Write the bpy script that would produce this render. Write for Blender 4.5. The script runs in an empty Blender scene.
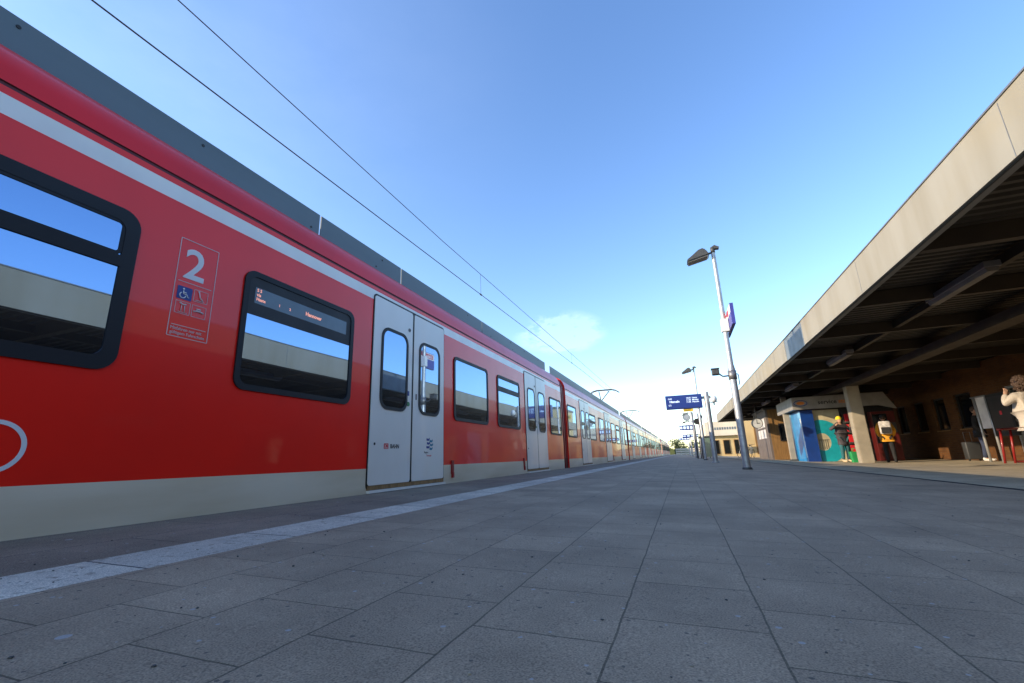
import bpy, bmesh, math, random
from mathutils import Vector, Matrix
random.seed(7)
SC = bpy.context.scene
COL = SC.collection
R = math.radians

# ------------------------------------------------------------------ materials
def mat(name, base, rough=0.6, metallic=0.0, coat=0.0, var=0.12, vscale=3.0, bump=0.0, bscale=60.0,
        ior=1.5, spec=0.5, dirt=None, emit=None, stretch=(1, 1, 1), wave=0.0, wscale=1.2):
    m = bpy.data.materials.new(name); m.use_nodes = True
    nt = m.node_tree; N = nt.nodes; L = nt.links
    b = N['Principled BSDF']
    b.inputs['Metallic'].default_value = metallic
    b.inputs['IOR'].default_value = ior
    b.inputs['Specular IOR Level'].default_value = spec
    b.inputs['Coat Weight'].default_value = coat
    b.inputs['Coat Roughness'].default_value = 0.04
    tc = N.new('ShaderNodeTexCoord')
    mp = N.new('ShaderNodeMapping'); mp.inputs['Scale'].default_value = stretch
    L.new(tc.outputs['Object'], mp.inputs['Vector'])
    no = N.new('ShaderNodeTexNoise'); no.inputs['Scale'].default_value = vscale; no.inputs['Detail'].default_value = 6
    L.new(mp.outputs['Vector'], no.inputs['Vector'])
    cr = N.new('ShaderNodeValToRGB')
    d = dirt if dirt else tuple(c * (1 - 2 * var) for c in base)
    cr.color_ramp.elements[0].position = 0.3; cr.color_ramp.elements[0].color = (*d, 1)
    cr.color_ramp.elements[1].position = 0.62; cr.color_ramp.elements[1].color = (*base, 1)
    L.new(no.outputs['Fac'], cr.inputs['Fac'])
    L.new(cr.outputs['Color'], b.inputs['Base Color'])
    mr = N.new('ShaderNodeMapRange')
    mr.inputs['To Min'].default_value = rough * 1.15; mr.inputs['To Max'].default_value = rough * 0.85
    L.new(no.outputs['Fac'], mr.inputs['Value']); L.new(mr.outputs['Result'], b.inputs['Roughness'])
    if bump or wave:
        bn = N.new('ShaderNodeTexNoise'); bn.inputs['Scale'].default_value = bscale if bump else wscale
        bn.inputs['Detail'].default_value = 4 if bump else 0
        L.new(mp.outputs['Vector'], bn.inputs['Vector'])
        bp = N.new('ShaderNodeBump'); bp.inputs['Strength'].default_value = bump if bump else wave
        bp.inputs['Distance'].default_value = 0.01
        L.new(bn.outputs['Fac'], bp.inputs['Height']); L.new(bp.outputs['Normal'], b.inputs['Normal'])
        if wave and coat: L.new(bp.outputs['Normal'], b.inputs['Coat Normal'])
    if emit:
        b.inputs['Emission Color'].default_value = (*emit[:3], 1); b.inputs['Emission Strength'].default_value = emit[3]
    return m

M = {}
M['red'] = mat('red_paint', (0.90, 0.016, 0.008), 0.32, coat=0.36, spec=0.25, var=0.05, vscale=1.5, wave=0.16, wscale=1.6)
M['roofred'] = mat('roof_red_paint', (0.80, 0.012, 0.014), 0.34, coat=0.25, spec=.3, var=0.08, vscale=1.5)
M['darkred'] = mat('gangway_red', (0.30, 0.006, 0.006), 0.45, var=0.15)
M['stripe'] = mat('stripe_grey_paint', (0.80, 0.77, 0.70), 0.35, coat=0.3, var=0.05)
M['groove'] = mat('groove_dark', (0.10, 0.008, 0.01), 0.6)
M['cream'] = mat('skirt_cream_paint', (0.72, 0.63, 0.47), 0.38, coat=0.25, var=0.08, vscale=2.0, dirt=(0.60, 0.50, 0.34), stretch=(1, 0.4, 2.2))
M['door'] = mat('door_grey_paint', (0.79, 0.755, 0.68), 0.38, coat=0.25, var=0.05, vscale=1.2, dirt=(0.70, 0.66, 0.58), stretch=(1, 1, 0.5))
M['rubber'] = mat('black_rubber', (0.010, 0.010, 0.012), 0.5, var=0.1, spec=.3)
M['black'] = mat('matt_black', (0.015, 0.015, 0.016), 0.6)
M['fair'] = mat('fairing_slate_paint', (0.095, 0.128, 0.145), 0.5, var=0.1, vscale=1.0, stretch=(1, .3, 2))
M['alu'] = mat('galvanised_steel', (0.46, 0.47, 0.47), 0.45, metallic=0.55, var=0.12, vscale=8)
M['steel'] = mat('dull_steel', (0.25, 0.25, 0.25), 0.5, metallic=0.6)
M['wire'] = mat('copper_wire_dark', (0.05, 0.05, 0.05), 0.5, metallic=0.3)
M['darkgrey'] = mat('dark_grey_housing', (0.07, 0.07, 0.065), 0.5)
M['white'] = mat('white_paint', (0.75, 0.75, 0.74), 0.45, var=0.04)
M['whitemark'] = mat('white_marking_film', (0.72, 0.72, 0.72), 0.5, var=0.03)
M['pinkmark'] = mat('pale_marking_film', (0.66, 0.55, 0.53), 0.5, var=0.03)
M['bluemark'] = mat('blue_marking_film', (0.01, 0.035, 0.22), 0.45, var=0.03)
M['redmark'] = mat('red_marking_film', (0.6, 0.02, 0.03), 0.45, var=0.03)
M['blackmark'] = mat('black_marking_film', (0.02, 0.02, 0.022), 0.5)
M['teal'] = mat('teal_film', (0.0, 0.20, 0.30), 0.45, var=0.04)
M['green'] = mat('green_button', (0.02, 0.22, 0.07), 0.4)
M['lcd'] = mat('display_panel_grey', (0.10, 0.14, 0.17), 0.25)
M['led'] = mat('orange_display_letters', (0.9, 0.35, 0.25), 0.5, emit=(1.0, 0.40, 0.28, 0.3))
M['signblue'] = mat('display_board_blue', (0.012, 0.030, 0.20), 0.35, var=0.05)
M['signtext'] = mat('display_letters', (0.6, 0.7, 0.8), 0.5, emit=(0.55, 0.7, 0.9, 0.35))
M['signpurple'] = mat('sign_blue_face', (0.045, 0.045, 0.28), 0.4, var=0.05)
M['yellow'] = mat('sign_yellow', (0.75, 0.48, 0.02), 0.5)
M['clockface'] = mat('clock_face', (0.65, 0.65, 0.62), 0.4)
M['brown'] = mat('brown_cladding', (0.27, 0.145, 0.045), 0.65, var=0.2, vscale=4, stretch=(6, 6, .4))
M['greywall'] = mat('grey_panel', (0.15, 0.125, 0.11), 0.7)
M['beige'] = mat('beige_render', (0.62, 0.46, 0.22), 0.85, var=0.1, vscale=0.8)
M['palerender'] = mat('pale_render', (0.70, 0.62, 0.48), 0.85, var=0.08, vscale=0.6)
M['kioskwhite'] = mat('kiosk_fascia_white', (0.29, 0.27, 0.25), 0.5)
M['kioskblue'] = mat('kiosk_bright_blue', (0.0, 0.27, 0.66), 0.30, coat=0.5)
M['kioskshade'] = mat('kiosk_shaded_blue', (0.005, 0.045, 0.24), 0.35, coat=0.3)  # the kiosk blue again, darkened to paint the face in shadow
M['ring'] = mat('poster_turquoise', (0.01, 0.36, 0.42), 0.4)
M['poster'] = mat('poster_beige', (0.52, 0.46, 0.30), 0.5)
M['posterwhite'] = mat('poster_white', (0.72, 0.70, 0.68), 0.5)
M['kioskdark'] = mat('kiosk_dark_front', (0.02, 0.02, 0.022), 0.35)
M['redpaint'] = mat('red_tube_paint', (0.26, 0.012, 0.012), 0.4, coat=0.4)
M['orange'] = mat('orange_film', (0.7, 0.2, 0.03), 0.5)
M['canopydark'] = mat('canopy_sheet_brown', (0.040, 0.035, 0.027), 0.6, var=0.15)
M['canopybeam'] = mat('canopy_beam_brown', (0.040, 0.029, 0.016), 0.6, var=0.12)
M['columnp'] = mat('column_concrete', (0.36, 0.315, 0.24), 0.8, var=0.1, bump=0.3)
M['lamptube'] = mat('lamp_cover_opal', (0.17, 0.155, 0.135), 0.5)
M['patch'] = mat('fascia_patch_bluegrey', (0.16, 0.19, 0.22), 0.55)
M['leaf'] = mat('foliage', (0.10, 0.12, 0.03), 0.7, var=0.3, vscale=2)
M['bark'] = mat('bark', (0.10, 0.07, 0.05), 0.9)
M['skin'] = mat('skin', (0.52, 0.30, 0.20), 0.55)
M['hair'] = mat('brown_hair', (0.06, 0.03, 0.015), 0.7, var=0.3, vscale=30)
M['fleece'] = mat('cream_fleece', (0.52, 0.45, 0.37), 0.95, bump=0.8, bscale=80)
M['jeans'] = mat('blue_jeans', (0.03, 0.042, 0.085), 0.9)
M['blackcloth'] = mat('black_cloth', (0.018, 0.018, 0.02), 0.9)
M['greyshoe'] = mat('grey_shoe', (0.48, 0.46, 0.45), 0.8)
M['whiteshoe'] = mat('white_shoe', (0.75, 0.73, 0.70), 0.7)
M['tanshoe'] = mat('tan_shoe', (0.62, 0.48, 0.30), 0.8)
M['beanie'] = mat('yellow_knit', (0.75, 0.60, 0.03), 0.95, bump=0.8, bscale=90)
M['quilt'] = mat('plum_grey_quilt', (0.060, 0.050, 0.058), 0.8, bump=0.8, bscale=25)
M['amber'] = mat('amber_shirt', (0.75, 0.36, 0.03), 0.9)
M['teal_trouser'] = mat('teal_trousers', (0.03, 0.13, 0.15), 0.9)
M['packwhite'] = mat('pale_backpack', (0.60, 0.57, 0.54), 0.85, var=0.25, vscale=12)
M['greenbag'] = mat('green_bag', (0.015, 0.30, 0.09), 0.7)
M['suitcase'] = mat('grey_suitcase', (0.04, 0.043, 0.047), 0.5)
M['tileglass'] = mat('pale_green_glass', (0.10, 0.16, 0.13), 0.15, spec=0.8)
M['concrete_edge'] = mat('edge_concrete', (0.22, 0.215, 0.21), 0.9, var=0.15, bump=0.5, bscale=90)
M['tube_black'] = mat('drain_iron', (0.03, 0.03, 0.03), 0.6)

M['vend'] = mat('dark_red_enamel', (0.10, 0.010, 0.009), 0.4)
def glass_mat():
    m = bpy.data.materials.new('tinted_train_glass'); m.use_nodes = True
    nt = m.node_tree; N = nt.nodes; L = nt.links
    b = N['Principled BSDF']; out = N['Material Output']
    b.inputs['Base Color'].default_value = (0.006, 0.009, 0.013, 1); b.inputs['Roughness'].default_value = 0.2
    g = N.new('ShaderNodeBsdfGlossy'); g.inputs['Roughness'].default_value = 0.012
    g.inputs['Color'].default_value = (0.36, 0.56, 0.86, 1)
    fr = N.new('ShaderNodeFresnel'); fr.inputs['IOR'].default_value = 2.4
    ma = N.new('ShaderNodeMapRange'); ma.inputs['To Min'].default_value = 0.36; ma.inputs['To Max'].default_value = 1.0
    L.new(fr.outputs['Fac'], ma.inputs['Value'])
    tc = N.new('ShaderNodeTexCoord'); no = N.new('ShaderNodeTexNoise'); no.inputs['Scale'].default_value = 1.1; no.inputs['Detail'].default_value = 0
    L.new(tc.outputs['Object'], no.inputs['Vector'])
    bp = N.new('ShaderNodeBump'); bp.inputs['Strength'].default_value = 0.06; bp.inputs['Distance'].default_value = 0.02
    L.new(no.outputs['Fac'], bp.inputs['Height']); L.new(bp.outputs['Normal'], g.inputs['Normal'])
    mx = N.new('ShaderNodeMixShader')
    L.new(ma.outputs['Result'], mx.inputs['Fac']); L.new(b.outputs['BSDF'], mx.inputs[1]); L.new(g.outputs['BSDF'], mx.inputs[2])
    L.new(mx.outputs['Shader'], out.inputs['Surface'])
    return m
M['glass'] = glass_mat()
M['darkglass'] = mat('dark_window_glass', (0.008, 0.010, 0.012), 0.08, spec=0.5)

def mixrgb(nt, mode, fac=None):
    n = nt.nodes.new('ShaderNodeMix'); n.data_type = 'RGBA'; n.blend_type = mode
    if fac is not None: n.inputs['Factor'].default_value = fac
    return n

def paving(name, c1, c2, mortar, bw=0.33, rh=0.315, off=(0.0, 0.18), grain=0.42, spots=True, msize=0.0028, wear=None):
    m = bpy.data.materials.new(name); m.use_nodes = True
    nt = m.node_tree; N = nt.nodes; L = nt.links; b = N['Principled BSDF']
    geo = N.new('ShaderNodeNewGeometry')
    sep = N.new('ShaderNodeSeparateXYZ'); L.new(geo.outputs['Position'], sep.inputs[0])
    ax = N.new('ShaderNodeMath'); ax.operation = 'ADD'; ax.inputs[1].default_value = off[1] + 31.5; L.new(sep.outputs['X'], ax.inputs[0])
    ay = N.new('ShaderNodeMath'); ay.operation = 'ADD'; ay.inputs[1].default_value = off[0] + 60; L.new(sep.outputs['Y'], ay.inputs[0])
    cmb = N.new('ShaderNodeCombineXYZ'); L.new(ay.outputs[0], cmb.inputs[0]); L.new(ax.outputs[0], cmb.inputs[1])
    # slight wobble of the joints
    wn = N.new('ShaderNodeTexNoise'); wn.inputs['Scale'].default_value = 9.0; L.new(geo.outputs['Position'], wn.inputs['Vector'])
    ws = N.new('ShaderNodeVectorMath'); ws.operation = 'SUBTRACT'; ws.inputs[1].default_value = (.5, .5, .5); L.new(wn.outputs['Color'], ws.inputs[0])
    wm = N.new('ShaderNodeVectorMath'); wm.operation = 'SCALE'; wm.inputs['Scale'].default_value = 0.008; L.new(ws.outputs[0], wm.inputs[0])
    wa = N.new('ShaderNodeVectorMath'); wa.operation = 'ADD'; L.new(cmb.outputs[0], wa.inputs[0]); L.new(wm.outputs[0], wa.inputs[1])
    br = N.new('ShaderNodeTexBrick'); br.offset = 0.5; br.offset_frequency = 2
    br.inputs['Scale'].default_value = 1.0; br.inputs['Mortar Size'].default_value = msize
    br.inputs['Mortar Smooth'].default_value = 0.3; br.inputs['Bias'].default_value = 0.0
    br.inputs['Brick Width'].default_value = bw; br.inputs['Row Height'].default_value = rh
    br.inputs['Color1'].default_value = (*c1, 1); br.inputs['Color2'].default_value = (*c2, 1); br.inputs['Mortar'].default_value = (*mortar, 1)
    L.new(wa.outputs[0], br.inputs['Vector'])
    # fine aggregate
    n1 = N.new('ShaderNodeTexNoise'); n1.inputs['Scale'].default_value = 240; n1.inputs['Detail'].default_value = 3; L.new(geo.outputs['Position'], n1.inputs['Vector'])
    r1 = N.new('ShaderNodeMapRange'); r1.inputs['From Min'].default_value = .3; r1.inputs['From Max'].default_value = .7
    r1.inputs['To Min'].default_value = 1 - grain; r1.inputs['To Max'].default_value = 1 + grain; L.new(n1.outputs['Fac'], r1.inputs['Value'])
    mu = mixrgb(nt, 'MULTIPLY', 1.0); L.new(br.outputs['Color'], mu.inputs['A']); L.new(r1.outputs['Result'], mu.inputs['B'])
    n2 = N.new('ShaderNodeTexNoise'); n2.inputs['Scale'].default_value = 1.7; n2.inputs['Detail'].default_value = 7; n2.inputs['Roughness'].default_value = .65; L.new(geo.outputs['Position'], n2.inputs['Vector'])
    r2 = N.new('ShaderNodeMapRange'); r2.inputs['From Min'].default_value = .3; r2.inputs['From Max'].default_value = .7
    r2.inputs['To Min'].default_value = .72; r2.inputs['To Max'].default_value = 1.22; L.new(n2.outputs['Fac'], r2.inputs['Value'])
    mu2 = mixrgb(nt, 'MULTIPLY', 1.0); L.new(mu.outputs['Result'], mu2.inputs['A']); L.new(r2.outputs['Result'], mu2.inputs['B'])
    col = mu2.outputs['Result']
    if spots:
        for sc, thr, c, key in ((5.5, 0.055, (0.42, 0.41, 0.40), 0.80), (9.0, 0.045, (0.06, 0.055, 0.05), 0.88), (38.0, 0.16, (0.40, 0.39, 0.38), 0.9), (55.0, 0.2, (0.07, 0.065, 0.06), 0.93)):
            vo = N.new('ShaderNodeTexVoronoi'); vo.inputs['Scale'].default_value = sc
            dn = N.new('ShaderNodeVectorMath'); dn.operation = 'ADD'
            L.new(geo.outputs['Position'], dn.inputs[0]); L.new(wm.outputs[0], dn.inputs[1])
            L.new(dn.outputs[0], vo.inputs['Vector'])
            rnd = N.new('ShaderNodeSeparateColor'); L.new(vo.outputs['Color'], rnd.inputs['Color'])
            g = N.new('ShaderNodeMath'); g.operation = 'GREATER_THAN'; g.inputs[1].default_value = key; L.new(rnd.outputs['Red'], g.inputs[0])
            rs = N.new('ShaderNodeMath'); rs.operation = 'MULTIPLY'; rs.inputs[1].default_value = thr * 1.8; L.new(rnd.outputs['Green'], rs.inputs[0])
            l = N.new('ShaderNodeMath'); l.operation = 'LESS_THAN'; L.new(vo.outputs['Distance'], l.inputs[0]); L.new(rs.outputs[0], l.inputs[1])
            a = N.new('ShaderNodeMath'); a.operation = 'MULTIPLY'; L.new(g.outputs[0], a.inputs[0]); L.new(l.outputs[0], a.inputs[1])
            a2 = N.new('ShaderNodeMath'); a2.operation = 'MULTIPLY'; a2.inputs[1].default_value = .75; L.new(a.outputs[0], a2.inputs[0])
            mx = mixrgb(nt, 'MIX'); L.new(a2.outputs[0], mx.inputs['Factor']); L.new(col, mx.inputs['A']); mx.inputs['B'].default_value = (*c, 1)
            col = mx.outputs['Result']
    if wear:
        nw = N.new('ShaderNodeTexNoise'); nw.inputs['Scale'].default_value = 26; nw.inputs['Detail'].default_value = 8; nw.inputs['Roughness'].default_value = .7; L.new(geo.outputs['Position'], nw.inputs['Vector'])
        rw = N.new('ShaderNodeMapRange'); rw.inputs['From Min'].default_value = .54; rw.inputs['From Max'].default_value = .64; rw.inputs['To Max'].default_value = .8; L.new(nw.outputs['Fac'], rw.inputs['Value'])
        mw_ = mixrgb(nt, 'MIX'); L.new(rw.outputs['Result'], mw_.inputs['Factor']); L.new(col, mw_.inputs['A']); mw_.inputs['B'].default_value = (*wear, 1)
        col = mw_.outputs['Result']
    L.new(col, b.inputs['Base Color'])
    b.inputs['Roughness'].default_value = 0.82; b.inputs['Specular IOR Level'].default_value = 0.35
    # bump: joints sunk, grain raised
    hb = N.new('ShaderNodeMath'); hb.operation = 'MULTIPLY_ADD'; hb.inputs[1].default_value = -0.6
    L.new(br.outputs['Fac'], hb.inputs[0]); L.new(n1.outputs['Fac'], hb.inputs[2])
    bp = N.new('ShaderNodeBump'); bp.inputs['Strength'].default_value = 0.55; bp.inputs['Distance'].default_value = 0.004
    L.new(hb.outputs[0], bp.inputs['Height']); L.new(bp.outputs['Normal'], b.inputs['Normal'])
    return m
M['pave'] = paving('paving_slabs', (0.385, 0.286, 0.190), (0.325, 0.242, 0.162), (0.15, 0.118, 0.078))
M['paveedge'] = paving('edge_slabs', (0.270, 0.210, 0.148), (0.235, 0.184, 0.132), (0.05, 0.046, 0.04), bw=0.9, rh=0.44, off=(0.1, 0.06), grain=.5)
M['pavesunlit'] = paving('sunlit_concrete_slabs', (0.46, 0.385, 0.265), (0.41, 0.345, 0.24), (0.24, 0.2, 0.14), bw=0.5, rh=0.5, spots=False)  # forecourt concrete, colour lightened and warmed to carry the sunlight
M['pavewhite'] = paving('white_line_slabs', (0.66, 0.58, 0.46), (0.54, 0.475, 0.38), (0.10, 0.095, 0.09), bw=0.66, rh=0.60, off=(0.21, 0.10), grain=.45, wear=(0.27, 0.215, 0.155), msize=.006)

def brickmat():
    m = paving('dark_orange_brick', (0.13, 0.050, 0.011), (0.085, 0.031, 0.007), (0.09, 0.06, 0.035), spots=False, grain=.2, wear=(0.08, 0.04, 0.02))
    nt = m.node_tree
    br = [n for n in nt.nodes if n.type == 'TEX_BRICK'][0]
    br.inputs['Brick Width'].default_value = 0.25; br.inputs['Row Height'].default_value = 0.075; br.inputs['Mortar Size'].default_value = 0.006
    sep = [n for n in nt.nodes if n.type == 'SEPXYZ'][0]
    cmb = [n for n in nt.nodes if n.type == 'COMBXYZ'][0]
    nt.links.new(sep.outputs['Z'], [n for n in nt.nodes if n.type == 'MATH' and n.operation == 'ADD'][0].inputs[0])
    return m
M['brick'] = brickmat()

def fasciamat():
    m = bpy.data.materials.new('fascia_weathered_render'); m.use_nodes = True
    nt = m.node_tree; N = nt.nodes; L = nt.links; b = N['Principled BSDF']
    tc = N.new('ShaderNodeTexCoord')
    def noise(scale, st, det=6):
        mp = N.new('ShaderNodeMapping'); mp.inputs['Scale'].default_value = st; L.new(tc.outputs['Object'], mp.inputs['Vector'])
        n = N.new('ShaderNodeTexNoise'); n.inputs['Scale'].default_value = scale; n.inputs['Detail'].default_value = det; L.new(mp.outputs['Vector'], n.inputs['Vector']); return n
    a = noise(2.2, (1, 1.0, .22), 9); c = noise(.9, (1, .6, 1))
    r = N.new('ShaderNodeValToRGB'); r.color_ramp.elements[0].position = .32; r.color_ramp.elements[0].color = (0.245, 0.225, 0.18, 1)
    r.color_ramp.elements[1].position = .62; r.color_ramp.elements[1].color = (0.295, 0.28, 0.24, 1); L.new(a.outputs['Fac'], r.inputs['Fac'])
    r2 = N.new('ShaderNodeValToRGB'); r2.color_ramp.elements[0].position = .48; r2.color_ramp.elements[0].color = (0, 0, 0, 1)
    r2.color_ramp.elements[1].position = .72; r2.color_ramp.elements[1].color = (.6, .6, .6, 1); L.new(c.outputs['Fac'], r2.inputs['Fac'])
    mx = mixrgb(nt, 'MIX'); L.new(r2.outputs['Color'], mx.inputs['Factor']); L.new(r.outputs['Color'], mx.inputs['A']); mx.inputs['B'].default_value = (0.295, 0.25, 0.165, 1)
    L.new(mx.outputs['Result'], b.inputs['Base Color']); b.inputs['Roughness'].default_value = .85
    return m
M['fascia'] = fasciamat()

# ------------------------------------------------------------------ mesh helpers
def box(bm, x0, x1, y0, y1, z0, z1, mi=0):
    vs = [bm.verts.new(p) for p in ((x0,y0,z0),(x1,y0,z0),(x1,y1,z0),(x0,y1,z0),(x0,y0,z1),(x1,y0,z1),(x1,y1,z1),(x0,y1,z1))]
    fs = [bm.faces.new([vs[i] for i in f]) for f in ((3,2,1,0),(4,5,6,7),(0,1,5,4),(1,2,6,5),(2,3,7,6),(3,0,4,7))]
    for f in fs: f.material_index = mi
    return vs

def bbox(x0, x1, y0, y1, z0, z1, bev=0.01, seg=2):
    bm = bmesh.new(); box(bm, x0, x1, y0, y1, z0, z1)
    if bev: bmesh.ops.bevel(bm, geom=bm.edges[:] , offset=bev, segments=seg, affect='EDGES', profile=0.6)
    return bm

def tube(bm, pts, rad, n=10, caps=True, mi=0):
    rad = rad if isinstance(rad, (list, tuple)) else [rad] * len(pts)
    pts = [Vector(p) for p in pts]; rings = []
    for i, p in enumerate(pts):
        d = (pts[min(i + 1, len(pts) - 1)] - pts[max(i - 1, 0)]).normalized()
        u = d.orthogonal().normalized() if i == 0 else (u - d * u.dot(d)).normalized()
        v = d.cross(u)
        rings.append([bm.verts.new(p + (u * math.cos(t) + v * math.sin(t)) * rad[i]) for t in (2 * math.pi * k / n for k in range(n))])
    for a, b in zip(rings, rings[1:]):
        for k in range(n):
            f = bm.faces.new((a[k], a[(k + 1) % n], b[(k + 1) % n], b[k])); f.smooth = True; f.material_index = mi
    if caps:
        f = bm.faces.new(rings[0][::-1]); f.material_index = mi
        f = bm.faces.new(rings[-1]); f.material_index = mi

def ellipsoid(bm, c, r, seg=12, rings=8, jitter=0.0, mi=0):
    c = Vector(c); rows = []
    for i in range(rings + 1):
        th = math.pi * i / rings
        row = []
        for k in range(seg if 0 < i < rings else 1):
            ph = 2 * math.pi * k / seg
            j = 1 + random.uniform(-jitter, jitter)
            row.append(bm.verts.new(c + Vector((r[0] * math.sin(th) * math.cos(ph), r[1] * math.sin(th) * math.sin(ph), r[2] * math.cos(th))) * j))
        rows.append(row)
    for i in range(rings):
        a, b = rows[i], rows[i + 1]
        for k in range(seg):
            k2 = (k + 1) % seg
            if len(a) == 1: f = bm.faces.new((a[0], b[k], b[k2]))
            elif len(b) == 1: f = bm.faces.new((a[k], b[0], a[k2]))
            else: f = bm.faces.new((a[k], b[k], b[k2], a[k2]))
            f.smooth = True; f.material_index = mi

def prism(bm, outline, axis, a, b, mi=0):
    """outline of 2D points, extruded along axis ('x': (y,z), 'y': (x,z), 'z': (x,y)) from a to b"""
    def P(p, t): return {'x': (t, p[0], p[1]), 'y': (p[0], t, p[1]), 'z': (p[0], p[1], t)}[axis]
    A = [bm.verts.new(P(p, a)) for p in outline]; B = [bm.verts.new(P(p, b)) for p in outline]
    n = len(outline)
    fs = [bm.faces.new(A[::-1]), bm.faces.new(B)]
    for k in range(n): fs.append(bm.faces.new((A[k], A[(k + 1) % n], B[(k + 1) % n], B[k])))
    for f in fs: f.material_index = mi
    return fs

def rrect(y0, y1, z0, z1, r, n=6):
    pts = []
    for cy, cz, a0 in ((y1 - r, z1 - r, 0), (y0 + r, z1 - r, 90), (y0 + r, z0 + r, 180), (y1 - r, z0 + r, 270)):
        for k in range(n + 1):
            t = R(a0 + 90 * k / n); pts.append((cy + r * math.cos(t), cz + r * math.sin(t)))
    return pts

def ring(bm, outer, inner, axis, a, b, mi=0):
    def P(p, t): return {'x': (t, p[0], p[1]), 'y': (p[0], t, p[1]), 'z': (p[0], p[1], t)}[axis]
    L = [[bm.verts.new(P(p, t)) for p in o] for o in (outer, inner) for t in (a, b)]
    oa, ob, ia, ib = L; n = len(outer)
    for k in range(n):
        j = (k + 1) % n
        for q in ((oa[k], oa[j], ob[j], ob[k]), (ib[k], ib[j], ia[j], ia[k]), (ob[k], ob[j], ib[j], ib[k]), (oa[j], oa[k], ia[k], ia[j])):
            f = bm.faces.new(q); f.material_index = mi

def circ(cy, cz, r, n=32): return [(cy + r * math.cos(2 * math.pi * k / n), cz + r * math.sin(2 * math.pi * k / n)) for k in range(n)]

def link(o, parent=None):
    COL.objects.link(o)
    if parent: o.parent = parent
    return o

def obj(name, bm, mats, parent=None, loc=None, smooth=None):
    if isinstance(mats, str): mats = [mats]
    me = bpy.data.meshes.new(name)
    bmesh.ops.recalc_face_normals(bm, faces=bm.faces[:])
    bm.to_mesh(me); bm.free()
    for m in mats: me.materials.append(M[m])
    if smooth:
        for p in me.polygons: p.use_smooth = True
        me.set_sharp_from_angle(angle=R(smooth))
    o = bpy.data.objects.new(name, me)
    if loc: o.location = loc
    return link(o, parent)

def tag(o, label=None, cat=None, group=None, kind=None):
    if label: o['label'] = label
    if cat: o['category'] = cat
    if group: o['group'] = group
    if kind: o['kind'] = kind
    return o

def thing(name, label, cat, loc=(0, 0, 0), rz=0.0, group=None):
    o = bpy.data.objects.new(name, None); o.location = loc; o.rotation_euler = (0, 0, rz); o.empty_display_size = .2
    link(o); return tag(o, label, cat, group)

def copy_tree(o, parent=None):
    c = o.copy(); COL.objects.link(c); c.parent = parent
    for ch in KIDS.get(o.name, [x for x in bpy.data.objects if x.parent == o]): copy_tree(ch, c)
    return c
KIDS = {}

def text(name, body, size, m, parent, facing, loc, ext=0.002, bold=0.0, align='LEFT', shear=0.0):
    cu = bpy.data.curves.new(name, 'FONT'); cu.body = body; cu.size = size; cu.extrude = ext; cu.offset = bold
    cu.align_x = align; cu.shear = shear; cu.resolution_u = 4
    t = bpy.data.objects.new(name + '_tmp', cu); COL.objects.link(t)
    dg = bpy.context.evaluated_depsgraph_get()
    me = bpy.data.meshes.new_from_object(t.evaluated_get(dg)); me.name = name
    bpy.data.objects.remove(t); bpy.data.curves.remove(cu)
    me.materials.clear(); me.materials.append(M[m])
    ax = {'+x': ((0, 1, 0), (0, 0, 1), (1, 0, 0)), '-y': ((1, 0, 0), (0, 0, 1), (0, -1, 0)), '-x': ((0, -1, 0), (0, 0, 1), (-1, 0, 0))}[facing]
    mt = Matrix([[ax[c][r] for c in range(3)] for r in range(3)]).to_4x4()
    me.transform(Matrix.Translation(loc) @ mt)
    o = bpy.data.objects.new(name, me)
    return link(o, parent)

# ------------------------------------------------------------------ camera
cam = bpy.data.cameras.new('camera'); co = bpy.data.objects.new('camera', cam); link(co)
cam.sensor_width = 36; cam.lens = 36 * 452 / 1024; cam.clip_start = .02; cam.clip_end = 6000
def camaxes():
    f = 452.0; vp = (682.6, 453.2); roll = -0.035; pp = (512, 341.5)
    d = Vector((vp[0] - pp[0], vp[1] - pp[1], f)).normalized()
    p2 = Vector((vp[0] - pp[0] + 100, vp[1] - pp[1] + 100 * roll, f))
    n = d.cross(p2).normalized()
    if n.y > 0: n = -n
    x = d.cross(n)
    return x, d, n            # world X, Y, Z seen in camera axes (right, down, forward)
ex, ey, ez = camaxes()
right = Vector((ex.x, ey.x, ez.x)); down = Vector((ex.y, ey.y, ez.y)); fwd = Vector((ex.z, ey.z, ez.z))
mw = Matrix((( right.x, -down.x, -fwd.x, 0), (right.y, -down.y, -fwd.y, 0), (right.z, -down.z, -fwd.z, 0.287), (0, 0, 0, 1)))
co.matrix_world = mw
SC.camera = co

# ------------------------------------------------------------------ light
SUN = Vector((-0.87, -0.49, 0.339)).normalized()
elev = math.asin(SUN.z)
sl = bpy.data.lights.new('sun', 'SUN'); sl.energy = 2.3; sl.angle = R(0.5); sl.color = (1.0, 0.80, 0.55)
so = bpy.data.objects.new('sun', sl); link(so); so.rotation_euler = SUN.to_track_quat('Z', 'Y').to_euler()
w = bpy.data.worlds.new('World'); SC.world = w; w.use_nodes = True
nt = w.node_tree; bg = nt.nodes['Background']
sky = nt.nodes.new('ShaderNodeTexSky'); sky.sky_type = 'NISHITA'; sky.sun_disc = False
sky.sun_elevation = elev; sky.sun_rotation = math.atan2(SUN.x, SUN.y)
sky.air_density = 1.0; sky.dust_density = 0.35; sky.ozone_density = 1.9
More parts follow.
